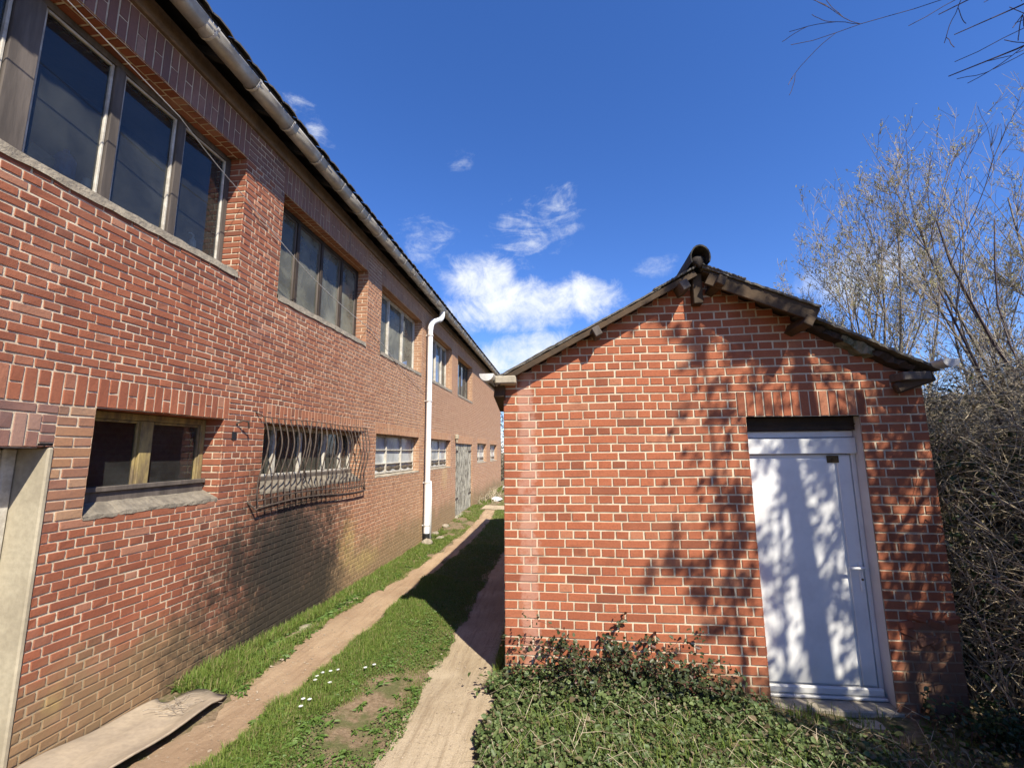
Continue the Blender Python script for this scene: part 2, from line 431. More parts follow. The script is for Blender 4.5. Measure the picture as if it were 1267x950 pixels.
def track(name, T, TW, y0, y1, seed, mt):
    r = np.random.default_rng(seed); n = int((y1-y0)/.05)+1; Ys = np.linspace(y0, y1, n); K = 9
    def wob(): 
        a = r.normal(0, 1, n); k = np.ones(7)/7; return np.convolve(a, k, 'same')*.10
    wl, wr = wob(), wob(); c = itp(Ys, T); w = itp(Ys, TW); V = []; F = []
    for i in range(n):
        for k in range(K):
            u = k/(K-1); x = (c[i]-w[i]+wl[i])*(1-u)+(c[i]+w[i]+wr[i])*u
            edge = min(u, 1-u)
            V.append((x, Ys[i], float(H(x, Ys[i]))+.012-(.008 if edge == 0 else 0)-.018*math.sin(math.pi*u)*0.3))
    for i in range(n-1):
        for k in range(K-1): F.append((i*K+k, i*K+k+1, (i+1)*K+k+1, (i+1)*K+k))
    o = np_mesh(name, V, F, M[mt], smooth=True); return tag(o, kind='structure')
track('path', TL, TLw, -6, 15.0, 1, 'dirt_brown')
track('path', TR, TRw, -6, 14.3, 2, 'dirt')
track('path', [(4.0, -2.80), (5.9, -2.70)], [(4.0, .03), (4.8, .055), (5.9, .02)], 4.0, 5.9, 3, 'dirt')
V = []; F = []; n = 90
for i in range(n):
    x = -2.55+i*.05
    for k in range(7):
        y = 14.55+.10*(x+2)+(-.42+.14*k)+.05*math.sin(x*7+k); V.append((x, y, float(H(x, y))+.022))
for i in range(n-1):
    for k in range(6): F.append((i*7+k, i*7+k+7, i*7+k+8, i*7+k+1))
tag(np_mesh('path', V, F, M['dirt'], smooth=True), kind='structure')

# pebbles and crumbs of earth on the tracks
rp = np.random.default_rng(77); n = 5200
px_ = rp.uniform(-2.75, -.5, n); py_ = rp.uniform(1.8, 9, n)**1.0; k = on_track(px_, py_, .03); px_, py_ = px_[k], py_[k]; n = len(px_)
sz_ = rp.lognormal(-5.5, .5, n).clip(.002, .014); oc = np.array([[1, 0, 0], [0, 1, 0], [-1, 0, 0], [0, -1, 0], [0, 0, 1], [0, 0, -1]], float)
Vp = (oc[None]*rp.uniform(.6, 1.3, (n, 6, 1))*sz_[:, None, None]*[1, 1, .7]+np.stack([px_, py_, H(px_, py_)+.012], 1)[:, None]).reshape(-1, 3)
Fp = ((np.arange(n)*6)[:, None, None]+np.array([[0, 1, 4], [1, 2, 4], [2, 3, 4], [3, 0, 4]])[None]).reshape(-1, 3)
M['pebble'] = simple('pebble and dry clod', (.42, .34, .25), (.24, .18, .12), .95, 30, bump=0)
tag(np_mesh('pebbles', Vp, Fp, M['pebble']), 'small pebbles and dry clods scattered on the dirt tracks', 'pebbles', kind='stuff')

# ------------------------------------------------------------------ brickwork
def brick(mb, O, U, Vv, N, u0, u1, v0, v1, mat, mortar, cell, dep=.0058, ch=.0022, jit=.0026, r=None):
    """one brick with chamfered worn edges standing proud of a recessed mortar cell"""
    r = r or random
    def P(u, v, n): return O+U*u+Vv*(v+.0035*math.sin(u*1.7+v*2.3)+.002*math.sin(u*5.1-v*1.9))+N*n
    j = lambda: r.uniform(-jit, jit)
    col = (r.random(), r.random(), r.random())
    q_ = r.random(); d0_ = -r.uniform(.0006, .0018) if q_ < .05 else 0
    d = [d0_+r.uniform(-.0016, .0016)*(1.8 if q_ < .10 else 1) for _ in range(4)]; ch = ch*r.uniform(.7, 1.7)
    o = [P(u0+j(), v0+j(), -dep-.003), P(u1+j(), v0+j(), -dep-.003), P(u1+j(), v1+j(), -dep-.003), P(u0+j(), v1+j(), -dep-.003)]
    i = [P(u0+ch+j()*.5, v0+ch+j()*.5, d[0]), P(u1-ch+j()*.5, v0+ch+j()*.5, d[1]), P(u1-ch+j()*.5, v1-ch+j()*.5, d[2]), P(u0+ch+j()*.5, v1-ch+j()*.5, d[3])]
    mb.faces(o+i, [(4, 5, 6, 7), (0, 1, 5, 4), (1, 2, 6, 5), (2, 3, 7, 6), (3, 0, 4, 7)], mat, col)
    c0, c1, e0, e1 = cell
    mb.quad(P(c0, e0, -dep), P(c1, e0, -dep), P(c1, e1, -dep), P(c0, e1, -dep), mortar, col)

def masonry(mb, O, U, Vv, N, umin, umax, vmin, vmax, opens, mats=(0, 1), row=.07, L=.23, joint=.0125, vref=0., matfn=None, limit=None, ph=0.):
    """English bond. opens = list of (u0,u1,v0,v1); limit(vc) -> (umin,umax)"""
    O, U, Vv, N = map(Vector, (O, U, Vv, N))
    k0 = math.floor((vmin-vref)/row+.001); k1 = math.ceil((vmax-vref)/row-.001)
    for k in range(k0, k1):
        a, b = vref+k*row, vref+(k+1)*row; vc = (a+b)/2
        a2, b2 = max(a, vmin), min(b, vmax)
        if b2-a2 < .015: continue
        lo, hi = (umin, umax) if limit is None else limit(vc)
        iv = [(lo, hi)]
        for (p, q, s, t) in opens:
            if s < vc < t:
                nv = []
                for x, y in iv:
                    if q <= x or p >= y: nv.append((x, y)); continue
                    if p > x: nv.append((x, p))
                    if q < y: nv.append((q, y))
                iv = nv
        hd = (k % 2 == 0); w = L/2 if hd else L; off = (L/4 if hd else 0)+ph+random.uniform(-.006, .006)
        for x, y in iv:
            if y-x < .02: continue
            cuts = [x]; c = math.ceil((x-off)/w+.25)*w+off
            while c < y-.035:
                if c > x+.035:
                    if not hd and random.random() < .10: cuts.append(c-w/2) if c-w/2 > cuts[-1]+.05 else None
                    cuts.append(c+random.uniform(-.004, .004))
                c += w
            cuts.append(y)
            for i in range(len(cuts)-1):
                c0, c1 = cuts[i], cuts[i+1]
                m = matfn((c0+c1)/2, vc) if matfn else mats[0]
                jj = joint/2*random.uniform(.75, 1.25)
                if m is None: continue
                brick(mb, O, U, Vv, N, c0+(jj if i else .002), c1-(jj if i < len(cuts)-2 else .002), a2+jj, b2-jj, m, mats[1], (c0, c1, a2, b2))

def soldier(mb, O, U, Vv, N, u0, u1, v0, v1, mats=(0, 1), w=.07, split=True, joint=.010, start=0):
    O, U, Vv, N = map(Vector, (O, U, Vv, N)); n = max(1, round((u1-u0)/w)); w = (u1-u0)/n; j = joint/2
    for i in range(n):
        a, b = u0+i*w, u0+(i+1)*w
        if split and (i+start) % 2:
            c = (v0+v1)/2+random.uniform(-.004, .004)
            brick(mb, O, U, Vv, N, a+j, b-j, v0+j, c-j, mats[0], mats[1], (a, b, v0, c))
            brick(mb, O, U, Vv, N, a+j, b-j, c+j, v1-j, mats[0], mats[1], (a, b, c, v1))
        else: brick(mb, O, U, Vv, N, a+j, b-j, v0+j, v1-j, mats[0], mats[1], (a, b, v0, v1))

# ================================================================== LONG BUILDING
WX = -3.0; DEP = .2
root = empty('brick_building', (-3, 3, -1.75), label='long two storey red brick workshop with rows of windows down the left side', cat='building')
UP = [(1.45, 3.65), (4.245, 6.43), (6.98, 9.2), (9.78, 11.95), (12.67, 14.85)]   # upper openings
UZ0, UZ1 = 1.666, 2.88
LOWW = [(2.547, 3.65), (4.2, 6.43), (6.96, 9.18), (9.75, 11.9), (15.8, 17.8), (18.7, 20.7)]
LZ0, LZ1 = -.39, .31
GD = (12.5, 14.9, -1.9, .2517)
FD = (.95, 2.33, -1.9, .05)
Y0, Y1, ZB, ZT = -2.5, 22.1, -2.1, 3.31
mb = MB()
opens = [(a, b, UZ0, UZ1) for a, b in UP]+[(a, b, LZ0, LZ1) for a, b in LOWW]+[GD, FD]
sold = []                                     # soldier bands: (u0,u1,v0,v1)
sold.append((-2.5, 3.70, .31, .51)); SB = [(a-.04, b+.04, .31, .51) for a, b in LOWW[1:]]
sold += SB+[(12.46, 14.94, .2517, .51)]
sold += [(a-.02, b+.02, 2.88, 3.2266) for a, b in UP]
sold.append((.9, 2.25, .05, .2517))
opens_all = opens+sold
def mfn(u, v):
    if v > 2.86 or (v > 2.75 and random.random() < .5): return 3  # eave shade painted into the upper courses with darker brick
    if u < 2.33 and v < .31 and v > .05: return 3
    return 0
oo = opens_all+[(2.33, 2.547, -.3896, .31)]
for va, vb, vr, rw in ((ZB, .31, .31, .0583), (.31, .51, .31, .05), (.51, ZT, .51, .0578)):
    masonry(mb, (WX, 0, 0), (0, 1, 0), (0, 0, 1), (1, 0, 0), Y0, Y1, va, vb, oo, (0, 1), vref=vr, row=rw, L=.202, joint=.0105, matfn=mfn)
masonry(mb, (WX, 0, 0), (0, 1, 0), (0, 0, 1), (1, 0, 0), 2.33, 2.547, -.3896, .31, [], (2, 1), vref=.31, row=.0636, L=.217, joint=.011)
for s_ in sold:
    ms = (0, 1)
    if s_[3] < .3 or s_[3] > 3: ms = (3, 1)  # door lintel is dusty brick; upper soldiers carry painted eave shade
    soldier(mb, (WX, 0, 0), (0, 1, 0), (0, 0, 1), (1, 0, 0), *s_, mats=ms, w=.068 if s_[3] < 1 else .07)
# reveals of every opening: far side (faces the viewer), near side, and underside of the lintel
def reveal(a, b, z0, z1, dep, near=True, top=True, m=(0, 1)):
    masonry(mb, (WX, b, 0), (-1, 0, 0), (0, 0, 1), (0, -1, 0), .0, dep, z0, z1, [], m, vref=(.51 if z0 > 1 else .31), row=(.0578 if z0 > 1 else .0583), joint=.0105, L=dep+.02, ph=.0)
    if near: masonry(mb, (WX, a, 0), (-1, 0, 0), (0, 0, 1), (0, 1, 0), .0, dep, z0, z1, [], m, vref=(.51 if z0 > 1 else .31), row=(.0578 if z0 > 1 else .0583), joint=.0105, L=dep+.02)
    if top:
        n = int((b-a)/.072)
        masonry(mb, (WX, 0, z1), (0, 1, 0), (-1, 0, 0), (0, 0, -1), a, b, 0, dep, [], m, row=.11, L=.15)
for a, b in UP: reveal(a, b, UZ0, UZ1, .32)
for a, b in LOWW: reveal(a, b, LZ0, LZ1, .32)
reveal(*GD, .12); 
masonry(mb, (WX, 0, .05), (0, 1, 0), (-1, 0, 0), (0, 0, -1), .95, 2.33, 0, .4, [], (3, 1), row=.11, L=.15)
# end wall facing away and back wall as masonry coloured skins
wall = mb.build('wall', [M['brick_left'], M['mortar_left'], M['brick_ochre'], M['brick_dusty_shade']], root, colors=True)
# inner skin, floors, rear and end walls
mb = MB()
def skin(x, opens, y0, y1, z0, z1):
    zs = sorted({z0, z1, *[o[2] for o in opens], *[o[3] for o in opens]}); zs = [z for z in zs if z0 <= z <= z1]
    for za, zb in zip(zs[:-1], zs[1:]):
        zc = (za+zb)/2; iv = [(y0, y1)]
        for p, q, s, t in opens:
            if s < zc < t:
                nv = []
                for a, b in iv:
                    if q <= a or p >= b: nv.append((a, b)); continue
                    if p > a: nv.append((a, p))
                    if q < b: nv.append((q, b))
                iv = nv
        for a, b in iv: mb.quad((x, a, za), (x, b, za), (x, b, zb), (x, a, zb))
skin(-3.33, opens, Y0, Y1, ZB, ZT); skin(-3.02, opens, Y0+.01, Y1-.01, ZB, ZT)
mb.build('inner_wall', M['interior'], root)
mb = MB()
mb.box((-11, Y0, ZB), (-10.8, Y1, ZT)); mb.box((-10.8, Y0, ZB), (-3.02, Y0+.25, ZT)); mb.box((-10.8, Y1-.25, ZB), (-3.02, Y1, ZT))
mb.build('outer_wall', M['brick_dusty_shade'], root, colors=True)
mb = MB(); mb.box((-10.79, Y0+.26, .95), (-3.34, Y1-.26, 1.15)); mb.box((-10.79, Y0+.26, -1.9), (-3.34, Y1-.26, -1.72)); mb.build('floor', M['interior'], root)
# cornice band above the upper soldiers, soffit, roof
mb = MB(); mb.box((-3.015, Y0, 3.232), (-2.965, Y1, 3.40), bev=.01)
mb.build('cornice', M['fascia'], root)
mb = MB()
EX, EZ = -2.66, 3.40; SL = math.tan(R(24))
def rz(x): return EZ+(EX-x)*SL
mb.faces([(EX, Y0-.2, EZ), (EX, Y1+.2, EZ), (-7, Y1+.2, rz(-7)), (-7, Y0-.2, rz(-7)), (EX, Y0-.2, EZ+.03), (EX, Y1+.2, EZ+.03), (-7, Y1+.2, rz(-7)+.03), (-7, Y0-.2, rz(-7)+.03)],
         [(0, 3, 2, 1), (4, 5, 6, 7), (0, 1, 5, 4), (2, 3, 7, 6), (0, 4, 7, 3), (1, 2, 6, 5)])
zr = rz(-7)
mb.faces([(-7.001, Y0-.2, zr), (-7.001, Y1+.2, zr), (-11.4, Y1+.2, zr-4.4*SL), (-11.4, Y0-.2, zr-4.4*SL), (-7.001, Y0-.2, zr+.03), (-7.001, Y1+.2, zr+.03), (-11.4, Y1+.2, zr-4.4*SL+.03), (-11.4, Y0-.2, zr-4.4*SL+.03)],
         [(0, 3, 2, 1), (4, 5, 6, 7), (0, 1, 5, 4), (2, 3, 7, 6), (0, 4, 7, 3), (1, 2, 6, 5)])
roof = mb.build('roof', M['soffit'], root)
mb = MB()   # tile courses near the eave, their noses make the ticked edge
y = Y0-.2; i = 0
while y < Y1+.2:
    for k in range(3):
        x1 = EX+.035-k*.34+random.uniform(-.006, .006); x0 = x1-.40
        z1 = rz(x1)+.036+.012*random.random(); z0 = rz(x0)+.05
        hump = .022
        vs = []
        for yy, hz in ((y, 0), (y+.06, hump), (y+.17, hump), (y+.222, 0)):
            vs += [(x1, yy, z1+hz), (x0, yy, z0+hz), (x1, yy, z1+hz-.016)]
        mb.faces(vs, [(0, 3, 4, 1), (3, 6, 7, 4), (6, 9, 10, 7), (0, 2, 5, 3), (3, 5, 8, 6), (6, 8, 11, 9)])
    y += .225
mb.build('roof_tiles', M['tiles'], roof)
mb = MB()
yy = Y0
while yy < Y1:
    mb = MB(); mb.beam((-2.70, yy, 3.355), (-3.5, yy, 3.355+.8*SL), .07, .07); yy += .62; mb.build('rafter', M['soffit'], roof)
# gutter: half round with straps
GX, GZ, GR = -2.738, 3.375, .076
mb = MB(); n = 12
prof = [(GX+GR*math.cos(math.pi*k/n), GZ-GR*math.sin(math.pi*k/n)) for k in range(n+1)]
lip = [(GX+GR+.012*math.cos(a)+.0, GZ+.006+.012*math.sin(a)) for a in (0, 1.2, 2.4)]
prof = [(GX+GR+.004, GZ+.014), (GX+GR+.014, GZ+.008), (GX+GR+.010, GZ-.004)]+prof[1:]
seg = np.arange(Y0-.2, Y1+.25, .6)
for a, b in zip(seg[:-1], seg[1:]):
    dz0 = .004*math.sin(a*1.7); dz1 = .004*math.sin(b*1.7)
    vs = [(x, a, z+dz0) for x, z in prof]+[(x, b, z+dz1) for x, z in prof]; m_ = len(prof)
    mb.faces(vs, [(k, k+1, m_+k+1, m_+k) for k in range(m_-1)])
gut = mb.build('gutter', M['zinc'], root, smooth=True)
sol = gut.modifiers.new('t', 'SOLIDIFY'); sol.thickness = .004
mb = MB()
def strap(y, w=.022, g=.004):
    mb = MB(); vs = []; m_ = len(prof)
    for yy in (y-w/2, y+w/2):
        for x, z in prof:
            dx, dz = x-GX, z-GZ; L_ = math.hypot(dx, dz); vs.append((x+dx/L_*g, yy, z+dz/L_*g+.004*math.sin(y*1.7)))
    mb.faces(vs, [(k, k+1, m_+k+1, m_+k) for k in range(m_-1)])
    st = mb.build('gutter_strap', M['zinclight'], gut); sol = st.modifiers.new('t', 'SOLIDIFY'); sol.thickness = .003; sol.offset = 1
sy = [2.79+.0, 3.30, 3.82, 4.36, 4.9, 5.45, 5.62, 6.1]+[6.65+.52*i for i in range(30)]
for q in [.2, .75, 1.3, 1.85, 2.3]+sy:
    if q < Y1: strap(q)
# downpipe
PY = 9.50; PX = -2.90; pr = .058
dp = MB().tube([(PX, PY, -1.70), (PX, PY, -.62)], pr+.007, 20, cap=False).tube([(PX, PY, -.63), (PX, PY, 1.15)], pr, 20, cap=False).tube([(PX, PY, 1.15), (PX, PY, 2.80)], pr, 20, cap=False).build('downpipe', M['whitepvc'], root, smooth=True)
mb = MB()
def arc(p0, p1, p2, n=8):
    p0, p1, p2 = map(Vector, (p0, p1, p2)); return [p0*(1-t)**2+p1*2*t*(1-t)+p2*t*t for t in [i/n for i in range(n+1)]]
mb.tube(arc((PX, PY, 2.76), (PX, PY, 2.95), (PX+.06, PY+.16, 3.02)), pr+.006, 20, cap=False)
mb.tube([(PX+.05, PY+.14, 3.01), (PX+.11, PY+.30, 3.09)], pr, 20, cap=False)
mb.tube(arc((PX+.10, PY+.27, 3.07), (GX, PY+.42, 3.12), (GX, PY+.40, 3.31)), pr+.006, 20, cap=False)
mb.build('elbow', M['whitepvc'], dp, smooth=True)
mb = MB(); mb.tube([(PX, PY, -1.95), (PX, PY, -1.685)], .062, 16); mb.build('pipe_shoe', M['black'], dp)
for z in (-.66, 1.12, 2.62, -1.55):
    mb = MB(); mb.tube([(PX, PY, z), (PX, PY, z+.025)], pr+.014, 20); mb.box((WX, PY-.012, z), (PX, PY+.012, z+.025)); mb.build('pipe_clip', M['zinclight'], dp)
mb = MB(); mb.tube([(PX+.045, PY+.11, -1.9), (PX+.045, PY+.11, -.9), (PX+.03, PY+.10, -.62)], .028, 12); mb.build('side_pipe', M['whitepvc'], dp, smooth=True)

# windows
def frame_rect(mb, x, y0, y1, z0, z1, t, d, m=0):
    """flat frame in the wall plane"""
    mb.box((x-d, y0, z0), (x, y0+t, z1), m, bev=.004); mb.box((x-d, y1-t, z0), (x, y1, z1), m, bev=.004)
    mb.box((x-d, y0+t+.001, z0), (x-.001, y1-t-.001, z0+t), m, bev=.004); mb.box((x-d, y0+t+.001, z1-t), (x-.001, y1-t-.001, z1), m, bev=.004)
def window(name, a, b, z0, z1, muls, x, fm, gm, label, t=.045, post=.05, sillrise=.12, sillm='sill', hz=(), lab=None, gmats=None, bead=None):
    f = MB(); frame_rect(f, x, a+.003, b-.003, z0+sillrise, z1-.003, t, .07)
    edges = [a+t]+[m_ for m_ in muls]+[b-t]
    for k, m_ in enumerate(muls):
        w = post if not isinstance(m_, tuple) else m_[1]; c = m_ if not isinstance(m_, tuple) else m_[0]
        f.box((x-.062, c-w/2, z0+sillrise+t+.001), (x+.006, c+w/2, z1-t-.004), bev=.005)
    w_ = empty('window'); w_.parent = root; w_.location = Vector((x, (a+b)/2, (z0+z1)/2))-root.location
    if lab: w_['label'] = lab
    f.build('frame', M[fm], w_)
    cs = [a]+[m_ if not isinstance(m_, tuple) else m_[0] for m_ in muls]+[b]
    ws = [t*2]+[post if not isinstance(m_, tuple) else m_[1] for m_ in muls]+[t*2]
    if bead:
        g_ = MB()
        for i in range(len(cs)-1):
            y0_, y1_ = cs[i]+ws[i]/2+.002, cs[i+1]-ws[i+1]/2-.002
            frame_rect(g_, x-.012, y0_, y1_, z0+sillrise+t+.002, z1-t-.005, .018, .03)
        g_.build('glazing_bead', M[bead], w_)
    for i in range(len(cs)-1):
        y0_, y1_ = cs[i]+ws[i]/2-.003, cs[i+1]-ws[i+1]/2+.003
        tilt = random.uniform(-.004, .004)
        p = MB(); p.faces([(x-.03+tilt, y0_, z0+sillrise+t-.003), (x-.03-tilt, y1_, z0+sillrise+t-.003), (x-.03-tilt, y1_, z1-t), (x-.03+tilt, y0_, z1-t)], [(0, 1, 2, 3)])
        p.build('pane', M[(gmats[i] if gmats else gm)], w_)
    if hz:
        g_ = MB()
        for z in hz: g_.box((x-.05, a+t, z-.01), (x+.002, b-t, z+.01), bev=.003)
        g_.build('glazing_bar', M[fm], w_)
    s = MB(); vs = []; ny = 24
    for i in range(ny+1):
        y_ = a+(b-a)*i/ny
        fz = .085 if z0 > 1 else .012
        vs += [(WX+(.010 if z0 > 1 else .003)+random.uniform(-.003, .003), y_, z0+(.022 if z0 > 1 else -.012)+random.uniform(-.006, .006)), (WX+(.006 if z0 > 1 else -.002)+random.uniform(-.003, .004), y_, z0+fz+random.uniform(-.007, .007)),
               (x+.01, y_, z0+sillrise-.012+random.uniform(-.004, .003)), (x-.16, y_, z0+sillrise+.0)]
    s.faces(vs, [(i*4+k, i*4+4+k, i*4+5+k, i*4+1+k) for i in range(ny) for k in range(3)]); s.build('sill', M[sillm], w_)
    return w_
XW = -3.17
labs = ['upper window nearest the camera, clear glass with things on its sill', 'second upper window from the near end with grimy glass', None, None, None]
window('w', 1.45, 3.65, 1.62, UZ1, [(1.99, .145), (2.545, .07), (3.08, .07)], XW, 'oldwood', 'glass_clear', '', lab=labs[0], t=.05, sillrise=.115, bead='palewood')
for i, (a, b) in enumerate(UP[1:]):
    q = (b-a)/4
    window('w', a, b, 1.62, UZ1, [(a+q*k+.02, .055) for k in (1, 2, 3)] if i != 1 else [(a+(b-a)*k/3, .05) for k in (1, 2)], XW, 'darkwood' if i in (0, 3) else 'palewood', 'glass_milky', '', lab=labs[i+1], t=.05 if i != 1 else .035, sillrise=.125, bead='oldwood' if i in (0, 3) else 'palewood')
window('w', 2.547, 3.65, LZ0, LZ1, [(3.08, .10)], XW, 'olivewood', 'glass_dark', '', t=.05, sillrise=.10, lab='small two light window with yellowed peeling frame', bead='olivewood', sillm='silldark')
mb = MB(); mb.box((XW-.05, 2.55, LZ0+.06), (XW+.03, 3.645, LZ0+.155), bev=.01); mb.beam((XW+.035, 2.56, LZ0+.16), (XW+.035, 3.64, LZ0+.165), .03, .035)
mb.build('bottom_rail', M['oldwood'], root)
window('w', 4.2, 6.43, LZ0, LZ1, [(4.62, .06), (5.12, .05), (5.68, .05), (6.12, .05)], XW, 'palewood', 'glass_low', '', t=.045, sillrise=.13, lab='ground floor window behind the wrought iron grille', sillm='silldark')
mb = MB(); mb.box((XW-.05, 4.21, LZ0+.05), (XW+.03, 6.42, LZ0+.155), bev=.01); mb.build('bottom_rail', M['oldwood'], root)
for i, (a, b) in enumerate(LOWW[2:]):
    nn = 2 if i < 2 else 1
    window('w', a, b, LZ0, LZ1, [(a+(b-a)*k/(nn+1), .03) for k in range(1, nn+1)], XW+.05, 'palewood', 'glass_white', '', t=.03, sillrise=.03, hz=(LZ0+.20, LZ0+.44), sillm='concrete')
    w_ = MB(); N_ = 30; vs = []; x = XW-.02
    for k in range(N_+1):
        y_ = a+.03+(b-a-.06)*k/N_
        for j in range(8):
            z = LZ0+.14+(LZ1-LZ0-.16)*j/7
            vs.append((x-.02+.015*math.sin(k*1.9+j*.8)+random.uniform(-.006, .006), y_, z))
    w_.faces(vs, [(k*8+j, k*8+8+j, k*8+9+j, k*8+j+1) for k in range(N_) for j in range(7)]); w_.build('film', M['sheeting'], root)
    w_ = MB(); vs = []
    for k in range(N_+1):
        y_ = a+.03+(b-a-.06)*k/N_
        for j in range(5):
            an = j/4*math.pi; rr = .035+.015*math.sin(k*1.1)+random.uniform(-.006, .006)
            vs.append((XW+.015+math.sin(an)*rr*.7, y_, LZ0+.115-math.cos(an)*rr))
    w_.faces(vs, [(k*5+j, k*5+5+j, k*5+6+j, k*5+j+1) for k in range(N_) for j in range(4)]); w_.build('rag_roll', M['rags'], root)

# near doorway at the far left: plaster reveal, frame, dark door
mb = MB(); mb.box((-3.42, 2.300, -2.1), (-2.992, 2.331, .048), bev=.008); mb.build('door_reveal', M['plaster'], root)
d_ = empty('door'); d_.parent = root; d_.location = Vector((-3.2, 1.7, -.9))-root.location; d_['label'] = 'glazed door in the near doorway with cream frame'
mb = MB(); mb.box((-3.30, 2.232, -1.75), (-3.19, 2.298, .045), bev=.01); mb.box((-3.30, .97, -.02), (-3.20, 2.230, .045), bev=.01); mb.box((-3.29, .97, -1.75), (-3.22, 2.230, -1.45), bev=.006); mb.build('frame', M['palewood'], d_)
mb = MB(); mb.box((-3.27, .98, -1.448), (-3.262, 2.230, -.022)); mb.build('pane', M['glass_dark'], d_)
# big grey door further down
g_ = empty('door'); g_.parent = root; g_.location = Vector((-3.05, 13.7, -.8))-root.location; g_['label'] = 'wide grey plank door with peeling paint'
mb = MB(); n = 12
for k in range(n):
    a = 12.52+(2.36)*k/n; b = a+2.36/n-.006; o = random.uniform(-.004, .004)
    mb.box((-3.09+o, a, -1.80), (-3.045+o, b, .26), bev=.004)
mb.build('planks', M['greydoor'], g_)
for z in (-1.35, .0):
    for ya, yb in ((12.53, 12.95), (14.45, 14.87)): mb = MB(); mb.box((-3.043, ya, z), (-3.03, yb, z+.05), bev=.003); mb.build('hinge', M['iron'], g_)
mb = MB(); mb.box((-3.05, 12.45, -1.98), (-2.93, 15.0, -1.80), bev=.01); mb.build('threshold', M['concrete'], root)
# little lamp bracket above the grey door, iron hook by the small window
mb = MB(); mb.box((-3.0, 12.36, .36), (-2.90, 12.46, .50), bev=.02); mb.tube([(-2.95, 12.41, .36), (-2.95, 12.41, .27)], .03, 8); mb.build('lamp_box', M['plaster'], root)
mb = MB(); mb.tube([(-3.0, 3.80, .28), (-2.95, 3.82, .31), (-2.93, 3.87, .30), (-2.945, 3.90, .24)], .009, 8); mb.build('hook', M['iron'], root)
mb = MB(); mb.box((-3.0, 3.755, .135), (-2.993, 3.81, .205)); mb.build('wall_hole', M['black'], root)

# grille
gr = MB(); top_z, bot_z = .375, -.525
def offs(t):   # t 0 top .. 1 bottom
    return sum(np.interp(t+q, [0, .12, .30, .5, .68, .8, .88, 1], [.030, .060, .095, .080, .045, .040, .05, .055]) for q in (-.06, -.03, 0, .03, .06))/5
ys_ = np.linspace(4.13, 6.50, 23); bar = MB()
for k, y_ in enumerate(ys_):
    lean = .0; 
    if 8 <= k <= 11: lean = -.16+.03*(k-8)
    if 15 <= k <= 16: lean = .07
    pts = []
    for j in range(25):
        t = j/24; pts.append((WX+float(offs(t)), y_+.03*math.sin(t*5.5+.4)+(lean*math.sin(math.pi*min(1, t/.8))**1.0 if t < .8 else 0)+random.uniform(-.003, .003), top_z+(bot_z-top_z)*t))
    bar.tube(pts, .0072, 6)
gp = empty('window_grille'); gp.parent = root; gp.location = Vector((-2.9, 5.3, -.1))-root.location
gp['label'] = 'bellied wrought iron window grille with wavy rusty bars'
bar.build('bars', M['iron'], gp)
rail = MB()
rail.tube([(WX+.0, 4.05, top_z+.035), (WX+.03, 4.10, top_z+.01)]+[(WX+.032, y_, top_z+.006*math.sin(y_*4)) for y_ in np.linspace(4.12, 6.5, 10)]+[(WX+.0, 6.56, top_z)], .0055, 6)
rail.tube([(WX+.0, 4.03, bot_z+.07), (WX+.055, 4.09, bot_z-.01)]+[(WX+.055, y_, bot_z+(.03*math.sin((y_-4.1)*2.2))) for y_ in np.linspace(4.12, 6.5, 14)]+[(WX+.0, 6.54, bot_z+.02)], .010, 6)
rail.tube([(WX+.05, y_, bot_z+.07+(.028*math.sin((y_-4.1)*2.2))) for y_ in np.linspace(4.12, 6.5, 10)], .008, 6)
rail.build('rails', M['iron'], gp)

# things on the sill behind the near upper window
b_ = MB().lathe((-3.275, 2.36, 1.83), [(.055, 0), (.06, .02), (.06, .13), (.045, .17), (.02, .19), (.018, .21)], 20).build('bottle', M['bluebottle'], smooth=True)
tag(b_, 'blue plastic bottle behind the near upper window pane', 'bottle')
b_ = MB().lathe((-3.262, 2.50, 1.83), [(.03, 0), (.032, .06), (.026, .065), (.026, .085)], 16).build('jar', M['whiteplastic'], smooth=True)
tag(b_, 'small white lidded jar standing right of the blue bottle', 'jar')
d = empty('pump_dispenser', (-3.262, 3.40, 1.83), label='white pump dispenser on the sill in the right hand pane', cat='dispenser')
MB().lathe((-3.262, 3.40, 1.83), [(.026, 0), (.028, .05), (.025, .08), (.012, .09), (.012, .10)], 16).build('body', M['whiteplastic'], d, smooth=True)
MB().tube([(-3.262, 3.40, 1.925), (-3.262, 3.40, 1.965), (-3.262, 3.37, 1.97), (-3.262, 3.35, 1.96)], .006, 8).build('pump', M['whiteplastic'], d)
mb = MB(); mb.beam((-3.30, 2.17, 1.92), (-3.28, 2.30, 1.88), .02, .11); tag(mb.build('card_box', M['cardboard']), 'brown card carton leaning behind the glass, left of the blue bottle', 'box')
mb = MB(); mb.box((-3.6, 1.5, 1.60), (-3.245, 3.62, 1.828), bev=.01); mb.build('window_board', M['palewood'], root)

